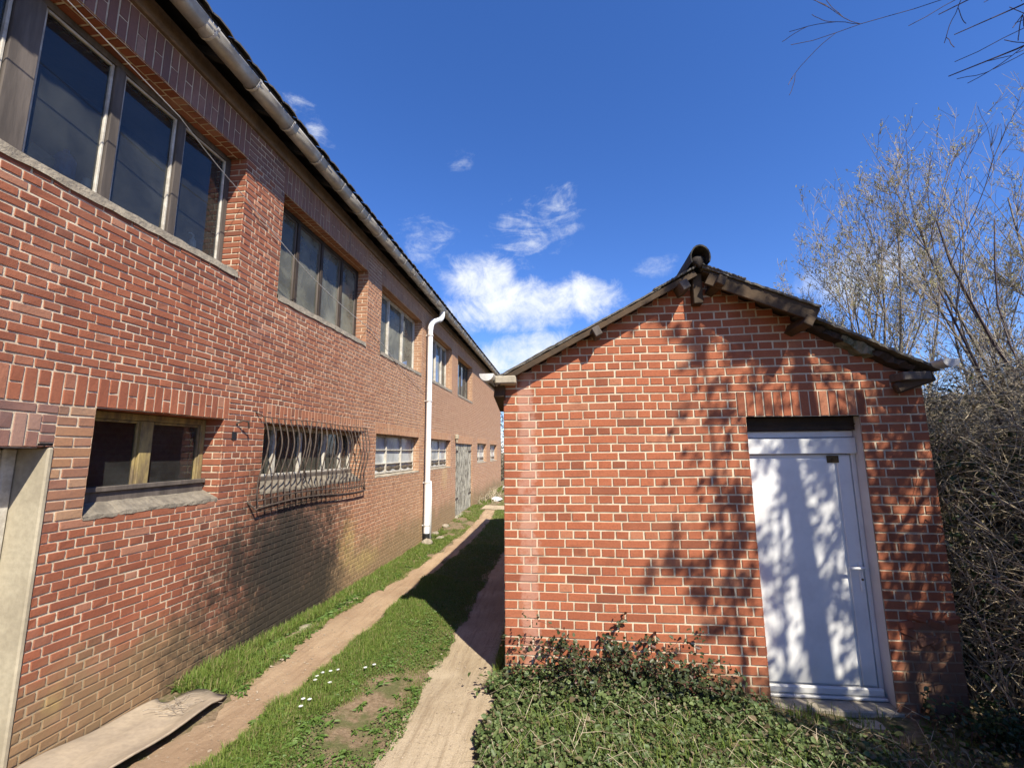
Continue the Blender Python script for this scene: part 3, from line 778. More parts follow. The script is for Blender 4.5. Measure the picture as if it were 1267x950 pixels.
# cables
pts = []
def hang(p, q, n, sag): 
    p = Vector(p); q = Vector(q); return [p.lerp(q, i/n)-Vector((0, 0, sag*4*(i/n)*(1-i/n))) for i in range(n+1)]
w = MB(); w.tube(hang((-2.90, 1.4, 2.80), (-2.90, 2.79, 2.61), 6, .0)+hang((-2.90, 2.79, 2.61), (-2.98, 3.66, 2.45), 6, .02)[1:], .0035, 6)
w.tube(hang((-2.98, 3.66, 2.45), (-2.97, 4.75, 2.14), 8, .015)+hang((-2.97, 4.75, 2.14), (-2.975, 6.55, 1.95), 8, .03)[1:]+hang((-2.975, 6.55, 1.95), (-2.98, 9.4, 1.30), 8, .04)[1:], .0045, 6)
tag(w.build('cable', M['wire']), 'thin pale cable slung across the upper windows of the long building', 'cable')

# ================================================================== SHED
FY = 4.15; SX0, SX1 = -.535, 3.13; BY = 10.4
sh = empty('brick_shed', (1.3, 4.15, -1.98), label='small gabled brick shed with a white door on the right', cat='shed')
RX, RZT = 1.29, 1.60; SS = .525     # ridge underside height on the facade
def wallz(x): return RZT-abs(x-RX)*SS
DO = (1.655, 2.60, -2.2, .29)
mb = MB()
def lim(v):
    hw = (RZT-v)/SS
    a, b = max(SX0, RX-hw), min(SX1, RX+hw)
    if v > .42: b = min(b, RX+hw-.10-.05*math.sin(v*37)) if b > 2.15 else b
    if a >= b: return (0, 0)
    return a, b
shop = [DO, (1.585, 2.665, .29, .5186)]
masonry(mb, (0, FY, 0), (1, 0, 0), (0, 0, 1), (0, -1, 0), SX0, SX1, -2.3, 1.58, shop, (0, 1), row=.0762, L=.249, vref=.29, limit=lim, ph=.02)
soldier(mb, (0, FY, 0), (1, 0, 0), (0, 0, 1), (0, -1, 0), 1.585, 2.665, .29, .5186, (0, 1), w=.079, split=False)
masonry(mb, (2.658, FY+.012, 0), (0, 1, 0), (0, 0, 1), (-1, 0, 0), 0, .3, -2.2, .29, [], (0, 1), row=.0762, L=.249, vref=.29)
masonry(mb, (1.655, FY, 0), (0, 1, 0), (0, 0, 1), (1, 0, 0), 0, .3, -2.2, .29, [], (0, 1), row=.0762, L=.249, vref=.29)
# side walls and rear
masonry(mb, (SX0, FY, 0), (0, 1, 0), (0, 0, 1), (-1, 0, 0), 0, BY-FY, -2.3, .62, [], (0, 1), row=.0762, L=.249, vref=.29)
masonry(mb, (SX1, FY, 0), (0, 1, 0), (0, 0, 1), (1, 0, 0), 0, BY-FY, -2.3, .60, [], (0, 1), row=.0762, L=.249, vref=.29)
mb.build('wall', [M['brick_shed'], M['mortar_shed']], sh, colors=True)
mb = MB()
mb.faces([(SX0+.012, FY+.012, -2.3), (1.655, FY+.012, -2.3), (1.655, FY+.012, .5), (1.655, FY+.012, wallz(1.655)), (RX, FY+.012, RZT), (SX0+.012, FY+.012, wallz(SX0))], [(0, 1, 2, 3, 4, 5)])
mb.faces([(2.60, FY+.012, -2.3), (SX1-.012, FY+.012, -2.3), (SX1-.012, FY+.012, wallz(SX1)), (2.60, FY+.012, wallz(2.60))], [(0, 1, 2, 3)])
mb.faces([(1.655, FY+.012, .29), (2.60, FY+.012, .29), (2.60, FY+.012, wallz(2.60)), (1.655, FY+.012, wallz(1.655))], [(0, 1, 2, 3)])
mb.faces([(SX0, BY, -2.3), (SX1, BY, -2.3), (SX1, BY, wallz(SX1)), (RX, BY, RZT), (SX0, BY, wallz(SX0))], [(0, 4, 3, 2, 1)])
mb.quad((SX0+.012, FY, -2.3), (SX0+.012, BY, -2.3), (SX0+.012, BY, .64), (SX0+.012, FY+.012, .64)); mb.quad((SX1-.012, FY+.012, -2.3), (SX1-.012, BY, -2.3), (SX1-.012, BY, .62), (SX1-.012, FY+.012, .62))
mb.build('wall_core', M['brick_dusty_shade'], sh, colors=True)
# roof sheets
def sheet(mb, pts_top, t=.022, rough=.006, m=0):
    """pts_top: polygon (list of xyz) ; extruded down by t, edges jittered"""
    n = len(pts_top); lo = [(x, y, z-t) for x, y, z in pts_top]
    mb.faces(list(pts_top)+lo, [tuple(range(n)), tuple(range(2*n-1, n-1, -1))]+[(i, i+n, (i+1) % n+n, (i+1) % n) for i in range(n)], m)
def rt(x): return 1.665-abs(x-RX)*SS
mb = MB()
def slope(xa, xb, ya, yb, lift, nseg=14, amp=.006):
    # ragged front edge
    top = []; 
    for i in range(nseg*3+1):
        u = i/(nseg*3); x = xa+(xb-xa)*u; y = ya+(yb-ya)*u
        top.append((x, y+random.uniform(-amp, amp), rt(x)+lift+random.uniform(-.003, .004)))
    top2 = [(x, BY+.15, rt(x)+lift) for x in (xb, xa)]
    return top, top2
def strip(xa, xb, ya, yb, lift, t=.022, nseg=14, amp=.006):
    a, b = slope(xa, xb, ya, yb, lift, nseg, amp); n = len(a)
    back = [(x, BY+.15, rt(x)+lift) for x, _, _ in a]
    V = a+back+[(x, y, z-t) for x, y, z in a]+[(x, y, z-t) for x, y, z in back]
    F = []
    for i in range(n-1):
        F += [(i, i+1, n+i+1, n+i), (2*n+i, 3*n+i, 3*n+i+1, 2*n+i+1), (i, 2*n+i, 2*n+i+1, i+1), (n+i, n+i+1, 3*n+i+1, 3*n+i)]
    F += [(0, n, 3*n, 2*n), (n-1, 3*n-1, 4*n-1, 2*n-1)]
    mb.faces(V, F)
strip(-.66, .95, 4.0, 3.99, 0, .016); strip(-.62, .2, 4.005, 4.0, .012, .010, 8, .008); strip(.88, 1.27, 3.985, 3.97, .014, .018)
strip(1.32, 2.21, 3.96, 3.83, .01, .02); strip(1.32, 1.66, 3.95, 3.90, .022, .012); strip(2.14, 3.17, 3.99, 3.99, -.015, .024, 12, .010)
rf = mb.build('roof', M['roofsheet'], sh)
# barge boards: left full length, right upper only
mb = MB(); mb.beam((1.27, 4.012, rt(1.27)-.052), (-.60, 4.022, rt(-.60)-.052), .03, .055); mb.build('barge_board', M['brownwood'], sh)
mb = MB(); mb.beam((1.36, 3.985, rt(1.36)-.085), (2.19, 3.87, rt(2.19)-.075), .03, .12); mb.build('barge_board', M['brownwood'], sh)
mb = MB(); strip(1.33, 2.2, 3.99, 3.87, -.022, .012, 6, .0); strip(-.6, 1.26, 4.03, 4.03, -.024, .012, 6, .0); mb.build('roof_boarding', M['brownwood'], sh)
# king post and purlin ends
mb = MB(); mb.box((1.25, 4.05, 1.33), (1.335, 4.148, 1.62), bev=.006); mb.build('king_post', M['brownwood'], sh)
def purlin(x, z, y0, w=.085, h=.10, rot=.0, dx=.0, dz=0):
    m_ = MB(); m_.beam((x, y0, z), (x-dx, 4.35, z-dz), w, h, up=(rot, 0, 1), bev=.006); m_.build('purlin', M['oldwood'] if x < 1.25 else M['brownwood'], sh)
purlin(1.15, 1.475, 3.93, .075, .085, -.5); purlin(1.46, 1.49, 3.90, .075, .09, .5, .05, .03)
purlin(.355, 1.085, 3.97, .07, .09, -.5); purlin(2.12, 1.075, 3.85, .075, .09, .55, .03, .02)
mb = MB(); mb.beam((-.50, 3.99, .66), (-.50, 4.4, .66), .20, .075, bev=.012); mb.build('eave_plate', M['concrete'], sh)
mb = MB(); mb.beam((2.99, 3.99, .60), (2.99, 4.4, .60), .22, .07, bev=.008); mb.build('eave_plate', M['oldwood'], sh)
mb = MB(); mb.beam((-.57, 4.10, .57), (-.55, 4.40, .45), .10, .12, bev=.005); mb.build('corbel', M['brownwood'], sh)
mb = MB(); mb.beam((3.14, 4.04, .60), (2.86, 4.08, .50), .07, .09, bev=.015); mb.build('corbel', M['brownwood'], sh)
# mortar piece and dark strips painting the shaded gap under the broken gable
def lump(mb, c, r, n=(10, 7), seed=0, amp=.25, m=0):
    rr = random.Random(seed); vs = []; nu, nv = n; ph = [rr.uniform(0, 6) for _ in range(6)]
    for j in range(nv+1):
        th = math.pi*j/nv
        for i in range(nu):
            a = 2*math.pi*i/nu; k = 1+amp*(math.sin(3*a+ph[0]+th*2)*.5+math.sin(2*th+ph[1]+a)*.5)+rr.uniform(-amp, amp)*.3
            vs.append((c[0]+r[0]*k*math.sin(th)*math.cos(a), c[1]+r[1]*k*math.sin(th)*math.sin(a), c[2]+r[2]*k*math.cos(th)))
    mb.faces(vs, [(j*nu+i, j*nu+(i+1) % nu, (j+1)*nu+(i+1) % nu, (j+1)*nu+i) for j in range(nv) for i in range(nu)], m)
for cx_, cz_, rx_, rz_, sd, nm_ in ((2.60, .895, .13, .055, 3, 'moss'), (2.36, 1.02, .12, .035, 5, 'darkwood'), (2.86, .755, .15, .035, 6, 'darkwood')):
    mb = MB(); vs = []; rq = random.Random(sd); n = 9
    for k in range(n):
        u = k/(n-1)-.5; zc = cz_-u*2*rx_*SS; hh_ = rz_*(1-abs(u)*.9)*rq.uniform(.75, 1.2)
        for yy, zz in ((4.06+rq.uniform(-.02, .02), zc-hh_), (4.04+rq.uniform(-.02, .02), zc+hh_*.6), (4.16, zc+hh_*1.3), (4.16, zc-hh_*1.2)): vs.append((cx_+u*2*rx_, yy, zz+rq.uniform(-.008, .008)))
    mb.faces(vs, [(k*4+j, k*4+(j+1) % 4, k*4+4+(j+1) % 4, k*4+4+j) for k in range(n-1) for j in range(4)]+[(3, 2, 1, 0), (n*4-4, n*4-3, n*4-2, n*4-1)]); mb.build('mortar_and_dark_gap', M[nm_], sh)
# ridge tiles: half round caps along the ridge
V = []; mb = MB(); k = 0; y = 3.90
while y < BY+.1:
    r0 = .094-(0.006 if k else 0); n = 12; L_ = .36
    vs = []
    for yy, rr in ((y, r0), (y+L_, r0-.008)):
        for q in (rr, rr-.012):
            for j in range(n+1):
                a = math.pi*(-.14+1.28*j/n); vs.append((RX+q*.95*math.cos(a), yy, 1.715+q*1.25*math.sin(a)))
    s_ = n+1
    mb.faces(vs, [(j, j+1, 2*s_+j+1, 2*s_+j) for j in range(n)]+[(s_+j, 3*s_+j, 3*s_+j+1, s_+j+1) for j in range(n)]+[(j, s_+j, s_+j+1, j+1) for j in range(n)])
    y += L_-.03; k += 1
mb.build('ridge_tiles', M['ridge'], rf, smooth=False)
mb = MB(); lump(mb, (1.29, 3.97, 1.70), (.06, .03, .05), seed=9); mb.build('ridge_mortar', M['darkwood'], rf, smooth=True)
# gutters
def half_gutter(cx, cz, r, name):
    m_ = MB(); n = 12; pr_ = [(cx+r*math.cos(math.pi*k/n), cz-r*math.sin(math.pi*k/n)) for k in range(n+1)]
    vs = []; ysg = [3.88, BY+.2]
    for yy in ysg: vs += [(x, yy, z) for x, z in pr_]
    m_.faces(vs, [(k, k+1, n+1+k+1, n+1+k) for k in range(n)])
    o = m_.build('gutter', M['zinc'], sh, smooth=True); so = o.modifiers.new('t', 'SOLIDIFY'); so.thickness = .004
    e = MB(); e.faces([(x, 3.877, z) for x, z in pr_]+[(x, 3.884, z) for x, z in pr_], [tuple(range(n+1)), tuple(range(2*n+1, n, -1))]+[(k, n+1+k, n+2+k, k+1) for k in range(n)]); e.build('end_cap', M['zinclight'], o)
half_gutter(-.655, .70, .066, 'l'); half_gutter(3.17, .715, .066, 'r')
# door
DY = FY+.20
dr = empty('door'); dr.parent = sh; dr.location = Vector((2.1, DY, -.9))-sh.location; dr['label'] = 'white plastic door with board above and weather bar below'
mb = MB(); mb.box((1.655, DY-.05, .165), (2.639, DY+.04, .288), bev=.004); mb.box((1.655, DY-.065, .215), (2.638, DY-.052, .225)); mb.build('lintel_board', M['darkwood'], sh)
mb = MB(); mb.box((2.640, FY+.016, -2.16), (2.656, DY+.02, .288), bev=.004); mb.build('jamb_board', M['door'], sh)
mb = MB(); mb.box((1.658, DY-.01, -2.07), (1.70, DY+.05, .10), bev=.004); mb.box((2.60, DY-.01, -2.07), (2.638, DY+.05, .10), bev=.004); mb.box((1.658, DY-.012, .102), (2.638, DY+.05, .163), bev=.006); mb.build('frame', M['door'], dr)
mb = MB(); mb.box((1.66, DY-.045, -.045), (2.636, DY-.013, .098), bev=.006); mb.build('top_board', M['door'], dr)
mb = MB(); mb.box((1.702, DY+.002, -2.01), (2.598, DY+.045, -.05), bev=.004)
mb.box((1.722, DY-.012, -1.97), (2.455, DY+.001, -.085), bev=.008); mb.box((2.475, DY-.012, -1.97), (2.588, DY+.001, -.06), bev=.008)
mb.build('door_leaf', M['door'], dr)
mb = MB(); mb.box((1.69, DY-.045, -2.04), (2.62, DY-.014, -1.975), bev=.012); mb.box((1.70, DY-.06, -2.065), (2.63, DY-.01, -2.042), bev=.006); mb.build('weather_bar', M['door'], dr)
mb = MB(); mb.box((2.545, DY-.024, -1.22), (2.578, DY-.0125, -.98), bev=.005); mb.tube([(2.562, DY-.02, -1.015), (2.562, DY-.07, -1.015), (2.54, DY-.078, -1.015), (2.435, DY-.075, -1.018)], .010, 10)
hd = mb.build('handle', M['whiteplastic'], dr)
mb = MB(); mb.tube([(2.562, DY-.030, -1.12), (2.562, DY-.022, -1.12)], .009, 10); mb.build('keyhole', M['brass'], hd)
mb = MB(); mb.box((2.39, DY-.018, -.125), (2.49, DY-.0135, -.062)); mb.tube([(2.44, DY-.03, -.095), (2.44, DY-.018, -.095)], .012, 8); mb.build('latch_plate', M['brass'], dr)
mb = MB(); mb.box((1.75, 3.98, -2.2), (2.68, 4.14, -2.115), bev=.02); mb.box((1.66, 4.15, -2.2), (2.655, 4.40, -2.072), bev=.01); tag(mb.build('door_step', M['concrete']), 'worn concrete step under the white shed door', 'step')
# displaced brick fragments at lower right corner of shed
mb = MB(); rr = random.Random(5)
for i in range(9):
    c = Vector((rr.uniform(2.74, 3.10), FY+.016, rr.uniform(-1.58, -1.34))); 
    Mx = Matrix.Translation(c) @ Matrix.Rotation(rr.uniform(-.5, .5), 4, 'Y') @ Matrix.Rotation(rr.uniform(-.3, .3), 4, 'X')
    mb.box((-.055, -.03, -.03), (.055, .03, .03), 0, (rr.random(), rr.random(), .5), .008, Mx)
mb.build('broken_bricks', M['brick_shed'], sh, colors=True)

# ================================================================== GROUND OBJECTS
# rubber sheet lying by the wall, its outer edge curled up
V = []; F = []; nu, nv = 40, 18
for j in range(nv+1):
    v = j/nv; y = 1.2+(3.33-1.2)*v
    for i in range(nu+1):
        u = i/nu; xr = np.interp(y, [1.2, 2.7, 3.0, 3.2, 3.33], [-2.40, -2.43, -2.44, -2.455, -2.50]); x = -2.985+(xr+2.985)*u
        if v > .9: y_ = y - .05*math.sin(u*9)*(v-.9)*8 - (.10 if u < .3 else 0)*(v-.9)*10
        else: y_ = y
        lift = .06*max(0, (u-.62)/.38)**1.4*np.interp(y, [1.2, 2.6, 3.1, 3.33], [.9, .95, 1.0, .3])
        z = float(H(x, y_))+.022+lift+.006*math.sin(u*14+v*9)+.004*math.sin(v*23)
        V.append((x, y_, z))
for j in range(nv):
    for i in range(nu): F.append((j*(nu+1)+i, j*(nu+1)+i+1, (j+1)*(nu+1)+i+1, (j+1)*(nu+1)+i))
o = np_mesh('rubber_sheet', V, F, M['mat'], smooth=True); so = o.modifiers.new('t', 'SOLIDIFY'); so.thickness = .012
tag(o, 'dusty grey rubber sheet with a curled edge lying beside the dirt track', 'sheet')
mb = MB(); rr = random.Random(8)
for i in range(16):
    x, y = rr.uniform(-2.88, -2.62), rr.uniform(2.95, 3.2); a = rr.uniform(-.6, .9); pts = []
    for k in range(7):
        pts.append((x, y, float(H(x, y))+.045+rr.uniform(0, .014))); x += .035*math.cos(a); y += .035*math.sin(a); a += rr.uniform(-.5, .5)
    mb.tube(pts, [.003*(1-.12*k) for k in range(7)], 4)
tag(mb.build('dead_twigs', M['twig']), 'small tangle of dead twigs lying on the rubber sheet', 'twigs')
# stones round the pipe foot and along the wall
def rock(x, y, r, sz, seed, label, mat='concrete', grp=None):
    m_ = MB(); z = float(H(x, y)); lump(m_, (x, y, z+r*sz*.45), (r, r*1.15, r*sz), (12, 8), seed, .18)
    tag(m_.build('stone', M[mat], smooth=False), label, 'stone', grp)
rock(-2.86, 9.42, .12, .7, 1, 'largest pale stone at the foot of the white downpipe', 'sill', 'stones along the wall foot')
rock(-2.74, 10.0, .09, .35, 2, 'flat pale stone between the downpipe and the track', 'sill', 'stones along the wall foot')
rock(-2.93, 11.2, .10, .5, 3, 'stone against the wall between downpipe and grey door, the farther one', 'sill', 'stones along the wall foot')
rock(-2.94, 10.3, .10, .6, 4, 'stone against the wall just past the downpipe', 'sill', 'stones along the wall foot')
rock(-2.72, 4.75, .10, .18, 12, 'half buried pale slab showing through the grass verge', 'plaster', 'stones along the wall foot')
rock(1.02, 3.98, .07, .8, 14, 'broken white rubble at the foot of the shed wall', 'litter', None)
# far pile of cut brush and litter near the end of the lane
mb = MB(); rr = random.Random(3)
for i in range(140):
    x, y = rr.gauss(-2.72, .16), rr.gauss(17.0, .8); z = float(H(x, y)); a = rr.uniform(0, 6.3); el = rr.uniform(.0, 1.0); L_ = rr.uniform(.2, .7)
    mb.tube([(x, y, z), (x+.4*L_*math.cos(a)*math.cos(el)*.8, y+L_*.5*math.sin(a), z+L_*.5*math.sin(el)+.05), (x+L_*math.cos(a)*.5, y+L_*math.sin(a), z+L_*math.sin(el)*.8)], [.008, .006, .003], 4)
tag(mb.build('brush_pile', M['drytwig']), 'heap of cut dry branches against the wall past the grey door', 'brush pile')
mb = MB(); lump(mb, (-2.38, 16.3, float(H(-2.4, 16.3))+.05), (.20, .25, .06), seed=21, amp=.5); tag(mb.build('white_bag', M['litter']), 'crumpled white bag on the grass by the brush heap', 'bag')
mb = MB(); lump(mb, (-2.45, 19.4, float(H(-2.4, 19.4))+.16), (.12, .15, .12), seed=22, amp=.4); tag(mb.build('pale_bucket', M['litter']), 'pale lump of rubbish standing beyond the brush heap', 'rubbish')

# ------------------------------------------------------------------ vegetation builders
def leaves(P, size, tilt=.6, aspect=.7, up=None, face=None, fold=.15, rg=rng, yaw=None):
    """P (n,3) -> diamond-ish folded leaves, two quads-> here 2 tris pairs as quads (4 verts + mid rib)"""
    n = len(P); s = size if hasattr(size, '__len__') else np.full(n, size)
    yaw = rg.uniform(0, 2*np.pi, n) if yaw is None else yaw; pit = rg.normal(0, tilt, n)
    d = np.stack([np.cos(yaw)*np.cos(pit), np.sin(yaw)*np.cos(pit), np.sin(pit)], 1)
    rnd = rg.normal(0, 1, (n, 3)); rnd[:, 2] += 1.6
    if face is not None: rnd = rnd*.8+np.asarray(face)
    w = np.cross(d, rnd); w /= np.linalg.norm(w, axis=1)[:, None]+1e-9
    nn = np.cross(w, d)
    s = s[:, None]
    a = P; b = P+d*s*.5+w*s*aspect*.5+nn*s*fold; c = P+d*s-nn*s*.1; e = P+d*s*.5-w*s*aspect*.5+nn*s*fold; m = P+d*s*.5
    # leaf as six-sided outline: base, r1, r2, tip, l2, l1 folded on rib
    r1 = P+d*s*.28+w*s*aspect*.45+nn*s*fold*.8; r2 = P+d*s*.68+w*s*aspect*.36+nn*s*fold*.6
    l1 = P+d*s*.28-w*s*aspect*.45+nn*s*fold*.8; l2 = P+d*s*.68-w*s*aspect*.36+nn*s*fold*.6
    V = np.stack([a, r1, r2, c, l2, l1], 1).reshape(-1, 3)
    base = (np.arange(n)*6)[:, None]
    F = np.concatenate([base+np.array([[0, 1, 2, 3]]), base+np.array([[0, 3, 4, 5]])], 0)
    return V, F
def leafobj(name, P, size, mat, parent=None, **k):
    V, F = leaves(P, size, **k); n = len(P)
    c = rng.random((n, 3)); cols = np.concatenate([c, c], 0)
    return np_mesh(name, V, F, M[mat], parent, cols)
def blades(P, h, w, lean=.5, rg=rng):
    n = len(P); yaw = rg.uniform(0, 2*np.pi, n); ln = np.abs(rg.normal(0, lean, n)); h = h[:, None]; w = w[:, None]
    dirx = np.stack([np.cos(yaw), np.sin(yaw), np.zeros(n)], 1); side = np.stack([-np.sin(yaw), np.cos(yaw), np.zeros(n)], 1)
    up = np.array([[0, 0, 1.]]); l = ln[:, None]
    m1 = P+up*h*.5+dirx*h*.18*l; t = P+up*h*(1-.35*np.minimum(l, 1.2))+dirx*h*.8*l
    V = np.stack([P-side*w, P+side*w, m1+side*w*.8, m1-side*w*.8, t+side*w*.15, t-side*w*.15], 1).reshape(-1, 3)
    base = (np.arange(n)*6)[:, None]
    F = np.concatenate([base+np.array([[0, 1, 2, 3]]), base+np.array([[3, 2, 4, 5]])], 0)
    return V, F
def vnoise(x, y, s, seed=0):
    r = np.random.default_rng(seed); o = 0
    for k in range(5):
        a = r.uniform(0, 6.28, 3); f = s*(1.6**k)*.6; o = o+np.sin(x*f*np.cos(a[0])+y*f*np.sin(a[0])+a[1])*np.sin(-x*f*np.sin(a[0]+.5)+y*f*np.cos(a[0]+.5)+a[2])/(1.35**k)
    return o/2.0

# grass ------------------------------------------------------------
GP = []; GH = []
def scatter(x0, x1, y0, y1, n, keep, hfun):
    x = rng.uniform(x0, x1, n); y = rng.uniform(y0, y1, n); k = keep(x, y); x = x[k]; y = y[k]
    GP.append(np.stack([x, y, H(x, y)-.004], 1)); GH.append(hfun(x, y)*rng.uniform(.5, 1.25, len(x)))
inshed = lambda x, y: (x > SX0-.02) & (x < SX1+.02) & (y > FY-.01) & (y < BY+.02)
mat_zone = lambda x, y: (x < -2.40) & (y < 3.36)
off = lambda x, y: ~on_track(x, y, -.035+.06*vnoise(x, y, 9, 3)) & ~inshed(x, y) & ~mat_zone(x, y) & (x > -2.99)
# left verge, lush near the wall
scatter(-2.99, -2.40, 3.3, 10.5, 52000, lambda x, y: off(x, y) & (vnoise(x, y, 5, 1)+np.clip((-2.5-x)*2, -.6, .8)*np.clip((9.5-y)/3, 0, 1) > -.30) & ~((np.abs(x+2.80-(y-4)*.053) < .07) & (y > 4.0) & (y < 5.9)), lambda x, y: .04+.085*np.clip((-2.45-x)/.4, 0, 1)*np.clip((6.5-y)/2.5, .25, 1))
scatter(-2.99, -2.30, 10.0, 22, 26000, lambda x, y: off(x, y) & (vnoise(x, y, 4, 2) > -.2), lambda x, y: .045+0*x)
# middle strip: dense on left flank, worn patches inside
def midkeep(x, y):
    d = vnoise(x, y, 4.2, 5)+.55*np.clip((-1.72-x)/.22, -1, 1)+np.where(y > 5, .6, 0)+np.clip((y-3.6)*.6, -.4, .5)
    worn = np.exp(-((x+1.50)/.22)**2-((y-3.45)/.6)**2)*1.7
    return off(x, y) & (d-worn > -.55+rng.uniform(-.35, .35, len(x)))
scatter(-2.14, -1.10, 1.6, 7, 150000, midkeep, lambda x, y: .028+.035*np.clip((-1.6-x)/.35, 0, 1)+.012*vnoise(x, y, 6, 8))
scatter(-2.12, -1.10, 7, 14.4, 50000, midkeep, lambda x, y: .035+0*x)
scatter(-2.9, 3.5, 14.4, 24, 40000, lambda x, y: off(x, y), lambda x, y: .05+0*x)
TX = rng.uniform(-.5, 2.6, 300); TY = rng.uniform(2.5, 4.1, 300); ti = rng.integers(0, 300, 4000); tx = TX[ti]+rng.normal(0, .05, 4000); ty = np.minimum(TY[ti]+rng.normal(0, .05, 4000), 4.13)
GP.append(np.stack([tx, ty, H(tx, ty)+.02], 1)); GH.append(rng.uniform(.05, .12, 4000))
scatter(-.66, -.52, 3.9, 10.4, 9000, lambda x, y: ~inshed(x, y), lambda x, y: .09+0*x)
# in front of the shed
scatter(-.5, 5.0, 2.4, 4.14, 34000, lambda x, y: off(x, y) & (vnoise(x, y, 4, 9) > -.1+.5*(x < .9)) & ~((x > 1.65) & (x < 2.65) & (y > 3.85)), lambda x, y: .035+.04*np.clip(vnoise(x, y, 5, 12), 0, 1)+.02*(y > 3.7))
P = np.concatenate(GP); h = np.concatenate(GH); far = np.clip(P[:, 1]/6, .7, 2.5)
V, F = blades(P, h, np.clip(h*.045, .0016, .004)*far*rng.uniform(.7, 1.3, len(P)), .75)
c = rng.random((len(P), 3)); c[:, 1] = np.where(rng.random(len(P)) < .14, .95, c[:, 1]*.7)
tag(np_mesh('grass', V, F, M['grass'], None, np.concatenate([c, c], 0)), 'short green grass on the verge, the middle strip and before the shed', 'grass', kind='stuff')

# broad weeds in the verges
def wplace(x0, x1, y0, y1, n, keep):
    x = rng.uniform(x0, x1, n); y = rng.uniform(y0, y1, n); k = keep(x, y); x = x[k]; y = y[k]; return np.stack([x, y, H(x, y)+.005], 1)
WP = [wplace(-2.98, -2.42, 3.35, 6, 420, lambda x, y: off(x, y)), wplace(-2.12, -1.75, 2.5, 6, 420, lambda x, y: off(x, y) & (vnoise(x, y, 4, 5) > -.2)),
      wplace(-2.98, -2.5, 6, 10, 160, lambda x, y: off(x, y)), wplace(-2.0, -1.2, 2.5, 7, 160, lambda x, y: off(x, y)), wplace(-.3, 4.5, 2.4, 4.1, 300, lambda x, y: off(x, y))]
WP = np.concatenate(WP); rep = 7; Pm = np.repeat(WP, rep, axis=0)+rng.normal(0, .008, (len(WP)*rep, 3))*[1, 1, .3]
sz = np.repeat(rng.uniform(.03, .065, len(WP)), rep)*rng.uniform(.7, 1.2, len(Pm))
V, F = leaves(Pm, sz, tilt=.0, aspect=.38, yaw=rng.uniform(0, 6.28, len(Pm))); 
# lift tips
c = rng.random((len(Pm), 3)); c[:, 1] *= .85
o = np_mesh('weeds', V+np.array([0, 0, .012]), F, M['weed'], None, np.concatenate([c, c], 0)); tag(o, 'low broad leaved weeds growing among the grass', 'weeds', kind='stuff')

n = 60000; x = rng.uniform(-2.12, -1.12, n); y = rng.uniform(2.0, 9.5, n); k = off(x, y) & (vnoise(x, y, 5, 41)-1.3*np.exp(-((x+1.50)/.22)**2-((y-3.4)/.7)**2) > -.35+rng.uniform(-.4, .4, n)); x, y = x[k], y[k]
tag(leafobj('clover', np.stack([x, y, H(x, y)+rng.uniform(.004, .028, len(x))], 1), rng.uniform(.008, .02, len(x)), 'weed', tilt=.25, aspect=.9), 'tiny clover leaves filling the middle grass strip', 'clover', kind='stuff')
# ground cover bed before the shed
def coverh(x, y):
    b = .05+.07*np.clip(vnoise(x, y, 4.5, 21)+.3, 0, 1.2)+.10*np.clip((y-3.55)/.5, 0, 1)*np.clip(1.3-np.abs(x-.5)/1.0, 0, 1)
    return b*np.clip((x+.72)/.16, .15, 1)
n = 46000; x = rng.uniform(-.74, 2.3, n); y = rng.uniform(2.3, 4.13, n)
edge = -.60+.06*np.sin(y*9)+.05*vnoise(x, y, 8, 30)+.10*(y < 3.2)*0
k = (x > edge) & (rng.random(n) < np.clip(1.3-(x-.9)*.65, .15, 1)) & ~((x > 1.6) & (y > 3.84)); x = x[k]; y = y[k]
z = H(x, y)+coverh(x, y)*rng.uniform(.25, 1.05, len(x))
o = leafobj('ground_cover', np.stack([x, y, z], 1), rng.lognormal(-3.72, .38, len(x)).clip(.01, .06), 'cover', tilt=.35, aspect=.85); tag(o, 'dense carpet of small round dusty green leaves before the shed', 'ground cover', kind='stuff')
# dry stems in the bed
mb = MB(); rr = random.Random(31)
for i in range(230):
    x, y = rr.uniform(-.55, 2.6), rr.uniform(2.5, 4.1); a = rr.uniform(0, 6.3); z = float(H(x, y)); L_ = rr.uniform(.08, .28)
    pts = [(x, y, z+.03), (x+L_*.4*math.cos(a), y+L_*.4*math.sin(a), z+.06+L_*.35), (x+L_*math.cos(a), min(4.12, y+L_*math.sin(a)), z+.04+L_*.4*rr.random())]
    mb.tube(pts, [.0025, .002, .0012], 3, cap=False)
tag(mb.build('dry_stems', M['drytwig']), 'bleached dry stems lying through the ground cover', 'dry stems', kind='stuff')

